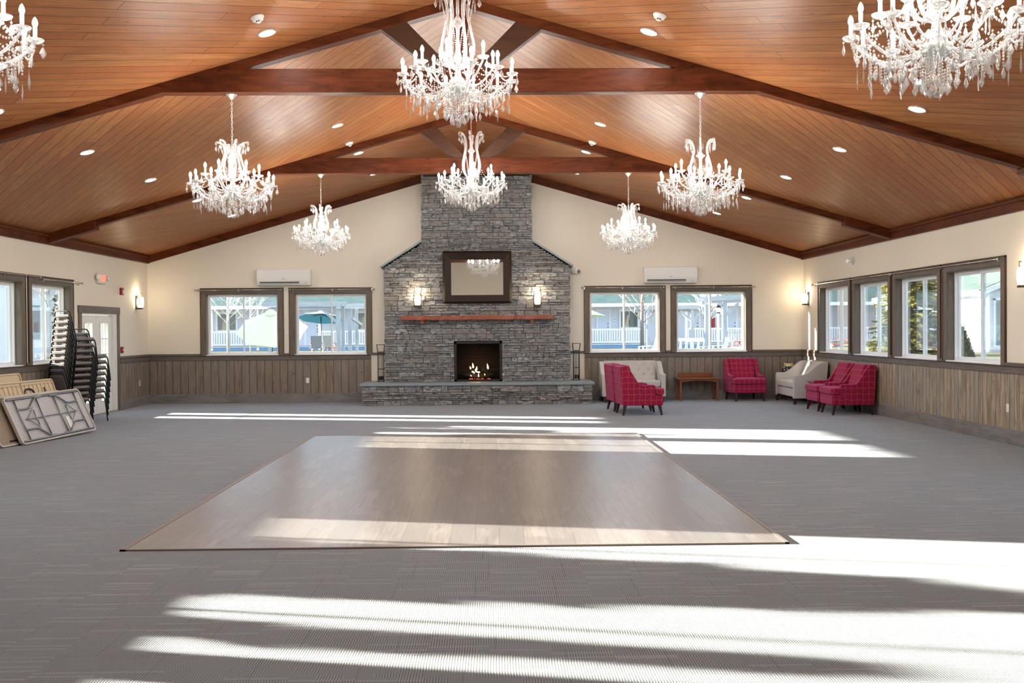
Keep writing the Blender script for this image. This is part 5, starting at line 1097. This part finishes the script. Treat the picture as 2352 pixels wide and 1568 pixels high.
def picnic(label, x, y, rz):
    t = thing('picnic_table', label, 'picnic table', (x, y, GZ), rz, 'red picnic tables'); mb = MB()
    for k in range(5): mb.box(-0.8, 0.8, -0.37+0.15*k, -0.23+0.15*k, 0.56, 0.60)
    mb.build('top', M['redwood'], t)
    for s in (-1, 1): MB().box(-0.8, 0.8, s*0.62, s*0.86, 0.32, 0.36).build('bench', M['redwood'], t)
    for xx in (-0.6, 0.6):
        for s in (-1, 1): MB().bar((xx, s*0.25, 0.56), (xx, s*0.62, 0.0), 0.04, 0.10).build('leg', M['redwood'], t)
        MB().box(xx-0.02, xx+0.02, -0.74, 0.74, 0.26, 0.33).build('cross_brace', M['redwood'], t)
    return t
pt = picnic('red picnic table under the blue parasol', -8.8, 54.2, 0.2)
for x, y, rz, lab in ((13.15, 50.0, 0.3, 'red picnic table at the right edge of the last end wall window'), (19.1, 54.0, 0.2, 'red picnic table outside the first right wall window')):
    o = copy_tree(pt); o.location = (x, y, GZ); o.rotation_euler = (0, 0, rz); o['label'] = lab
def resin(label, x, y, rz, wdt=0.6, name='resin_chair', cat='garden chair'):
    t = thing(name, label, cat, (x, y, GZ), rz); h = wdt/2
    MB().box(-0.24, 0.26, -h+0.05, h-0.05, 0.40, 0.43).build('seat', M['resin'], t); bk = MB(); n = max(4, int(wdt/0.11))
    for k in range(n+1):
        yy = -h+0.06+(wdt-0.12)*k/n; bk.bar((-0.24, yy, 0.42), (-0.36, yy+ (0.05 if k % 2 else -0.05 if wdt > 1 else 0), 0.86), 0.045, 0.02)
    bk.bar((-0.355, -h+0.02, 0.88), (-0.355, h-0.02, 0.88), 0.03, 0.10); bk.bar((-0.26, -h+0.04, 0.5), (-0.26, h-0.04, 0.5), 0.03, 0.06); bk.build('backrest', M['resin'], t)
    for s in (-1, 1):
        MB().bar((-0.33, s*h, 0.64), (0.26, s*h, 0.62), 0.06, 0.03).build('armrest', M['resin'], t)
        for xx, e in ((0.24, 0.30), (-0.24, -0.34)): MB().bar((xx, s*(h-0.02), 0.63 if xx > 0 else 0.60), (e, s*(h+0.02), 0.0), 0.05, 0.06).build('leg', M['resin'], t)
resin('white resin garden chair outside the window right of the fireplace', 5.95, 36.0, PI-0.4); resin('white resin bench with lattice back outside the last end wall window', 6.98, 34.0, PI/2+0.1, 1.05, 'resin_bench', 'garden bench'); resin('white resin chair between the pergola posts outside the last end wall window', 8.5, 36.0, PI*0.85)
la = thing('post_lantern', 'lantern on a white post by the right pergola', 'lantern', (9.43, 40.0, GZ)); MB().box(-0.035, 0.035, -0.035, 0.035, 0, 1.86).build('post', M['xwhite'], la)
MB().box(-0.07, 0.07, -0.07, 0.07, 1.90, 2.08).build('glass', M['lampglass'], la); MB().prism([(-0.11, 2.08), (0.11, 2.08), (0.03, 2.18), (-0.03, 2.18)], -0.1, 0.1).build('cap', M['black'], la); MB().box(-0.08, 0.08, -0.08, 0.08, 1.86, 1.90).build('collar', M['black'], la)
rf = thing('wooden_fence', 'low grey wooden railing behind the right pergola', 'fence', (15.5, 60, GZ)); mb = MB()
for i in range(16): mb.box(-1.0+i*0.14, -0.92+i*0.14, -0.02, 0.02, 0.15, 0.98)
mb.build('pickets', M['greywood_v'], rf); MB().box(-1.05, 1.3, -0.05, 0.05, 0.97, 1.05).build('top_rail', M['greywood'], rf)
for x in (-1.0, 1.2): MB().box(x-0.05, x+0.05, -0.05, 0.05, 0, 1.0).build('post', M['greywood_v'], rf)
# spruce and shrubs
def spruce(label, x, y, h, rad, seed, z0=0.15, name='spruce_tree'):
    t = thing(name, label, 'tree', (x, y, GZ-0.05)); R_ = random.Random(seed); mb = MB()
    MB().tube([(0, 0, 0), (0, 0, h*0.6), (0, 0, h)], [0.13, 0.08, 0.02], 8).build('trunk', M['bark2'], t, smooth=True)
    z = z0
    while z < h-0.2:
        L = rad*(1-z/h)**0.85+0.15
        for k in range(19):
            a = R_.uniform(0, 2*PI); l = L*R_.uniform(0.75, 1.1); d = Vector((math.cos(a), math.sin(a), R_.uniform(-0.12, 0.18))); p = Vector((0, 0, z+R_.uniform(-0.1, 0.1)))
            mb.tube([p, p+d*l], [0.02, 0.006], 4); n = int(l/0.085)
            for i in range(2, n+1):
                s = i/n; c = p+d*l*s+Vector((0, 0, -0.10*s*s*l)); w_ = (0.26*(1-s)+0.10)*min(1, l)
                for sg in (-1, 1):
                    sd = Vector((-d.y, d.x, 0))*sg; e = c+sd*w_*R_.uniform(0.7, 1.2)+d*w_*0.7+Vector((0, 0, R_.uniform(-0.09, 0.04)))
                    mb.tube([c, c.lerp(e, 0.5), e], [0.012, 0.034, 0.004], 4)
        z += 0.155
    mb.build('foliage', M['needle'], t)
spruce('sunlit spruce tree filling the third right wall window', 18.55, 43.0, 7.5, 1.7, 4)
def shrub(label, x, y, h, rad, seed, name='conical_shrub'):
    t = thing(name, label, 'shrub', (x, y, GZ-0.05)); R_ = random.Random(seed); mb = MB(); n = 900
    MB().tube([(0, 0, 0), (0, 0, h*0.8)], [0.05, 0.01], 6).build('stem', M['bark2'], t)
    mb.lathe([(rad*0.5, 0.05), (rad*0.85, h*0.18), (rad*0.75, h*0.4), (rad*0.45, h*0.7), (0.01, h*0.93)], 12)
    for i in range(n):
        s = R_.random()**1.4; a = R_.uniform(0, 2*PI); q = rad*(1-s)**0.8*R_.uniform(0.8, 1.0)*(0.75+0.25*min(1, s*6)); c = Vector((q*math.cos(a)*0.85, q*math.sin(a)*0.85, 0.05+s*h*0.95)); e = c+Vector((math.cos(a)*0.07, math.sin(a)*0.07, R_.uniform(0.06, 0.16)))*R_.uniform(0.7, 1.4)
        mb.tube([c, c.lerp(e, 0.5), e], [0.014, 0.026, 0.003], 4)
    mb.build('foliage', M['shrub'], t)
def bush(label, x, y, h, rad, seed, name):
    t = thing(name, label, 'shrub', (x, y, -0.30)); R_ = random.Random(seed); mb = MB(); pr = []
    for i in range(13):
        q = PI*i/12; pr.append((max(0.01, rad*math.sin(q)*0.96), h*(0.5-0.5*math.cos(q))))
    mb.lathe(pr, 18)
    for i in range(700):
        q = math.acos(R_.uniform(-1, 1)); a = R_.uniform(0, 2*PI); c = Vector((rad*math.sin(q)*math.cos(a)*0.93, rad*math.sin(q)*math.sin(a)*0.93, h*(0.5-0.5*math.cos(q)))); e = c+Vector((math.cos(a), math.sin(a), 0.6))*R_.uniform(0.05, 0.13)
        mb.tube([c, c.lerp(e, 0.5), e], [0.02, 0.03, 0.003], 4)
    mb.build('foliage', M['shrub'], t); MB().tube([(0, 0, -0.1), (0, 0, h*0.5)], 0.04, 6).build('stem', M['bark2'], t)
bush('unseen tall round shrub added outside the left corner to block low sun', -8.95, 23.75, 3.9, 1.05, 3, 'round_shade_shrub'); bush('round shrub outside the nearer left wall windows, shading the carpet', -9.6, 8.74, 2.75, 0.82, 5, 'round_shade_shrub'); bush('narrow upright shrub outside the nearer left wall windows', -9.6, 7.26, 2.5, 0.17, 9, 'columnar_shrub')  # first shrub is an unseen addition keeping sun out of the left end windows
shrub('dark conical shrub outside the nearest right wall window', 14.55, 30.0, 1.25, 0.52, 2); shrub('dark conical shrub at the foot of the spruce', 15.25, 37.0, 1.35, 0.55, 6)
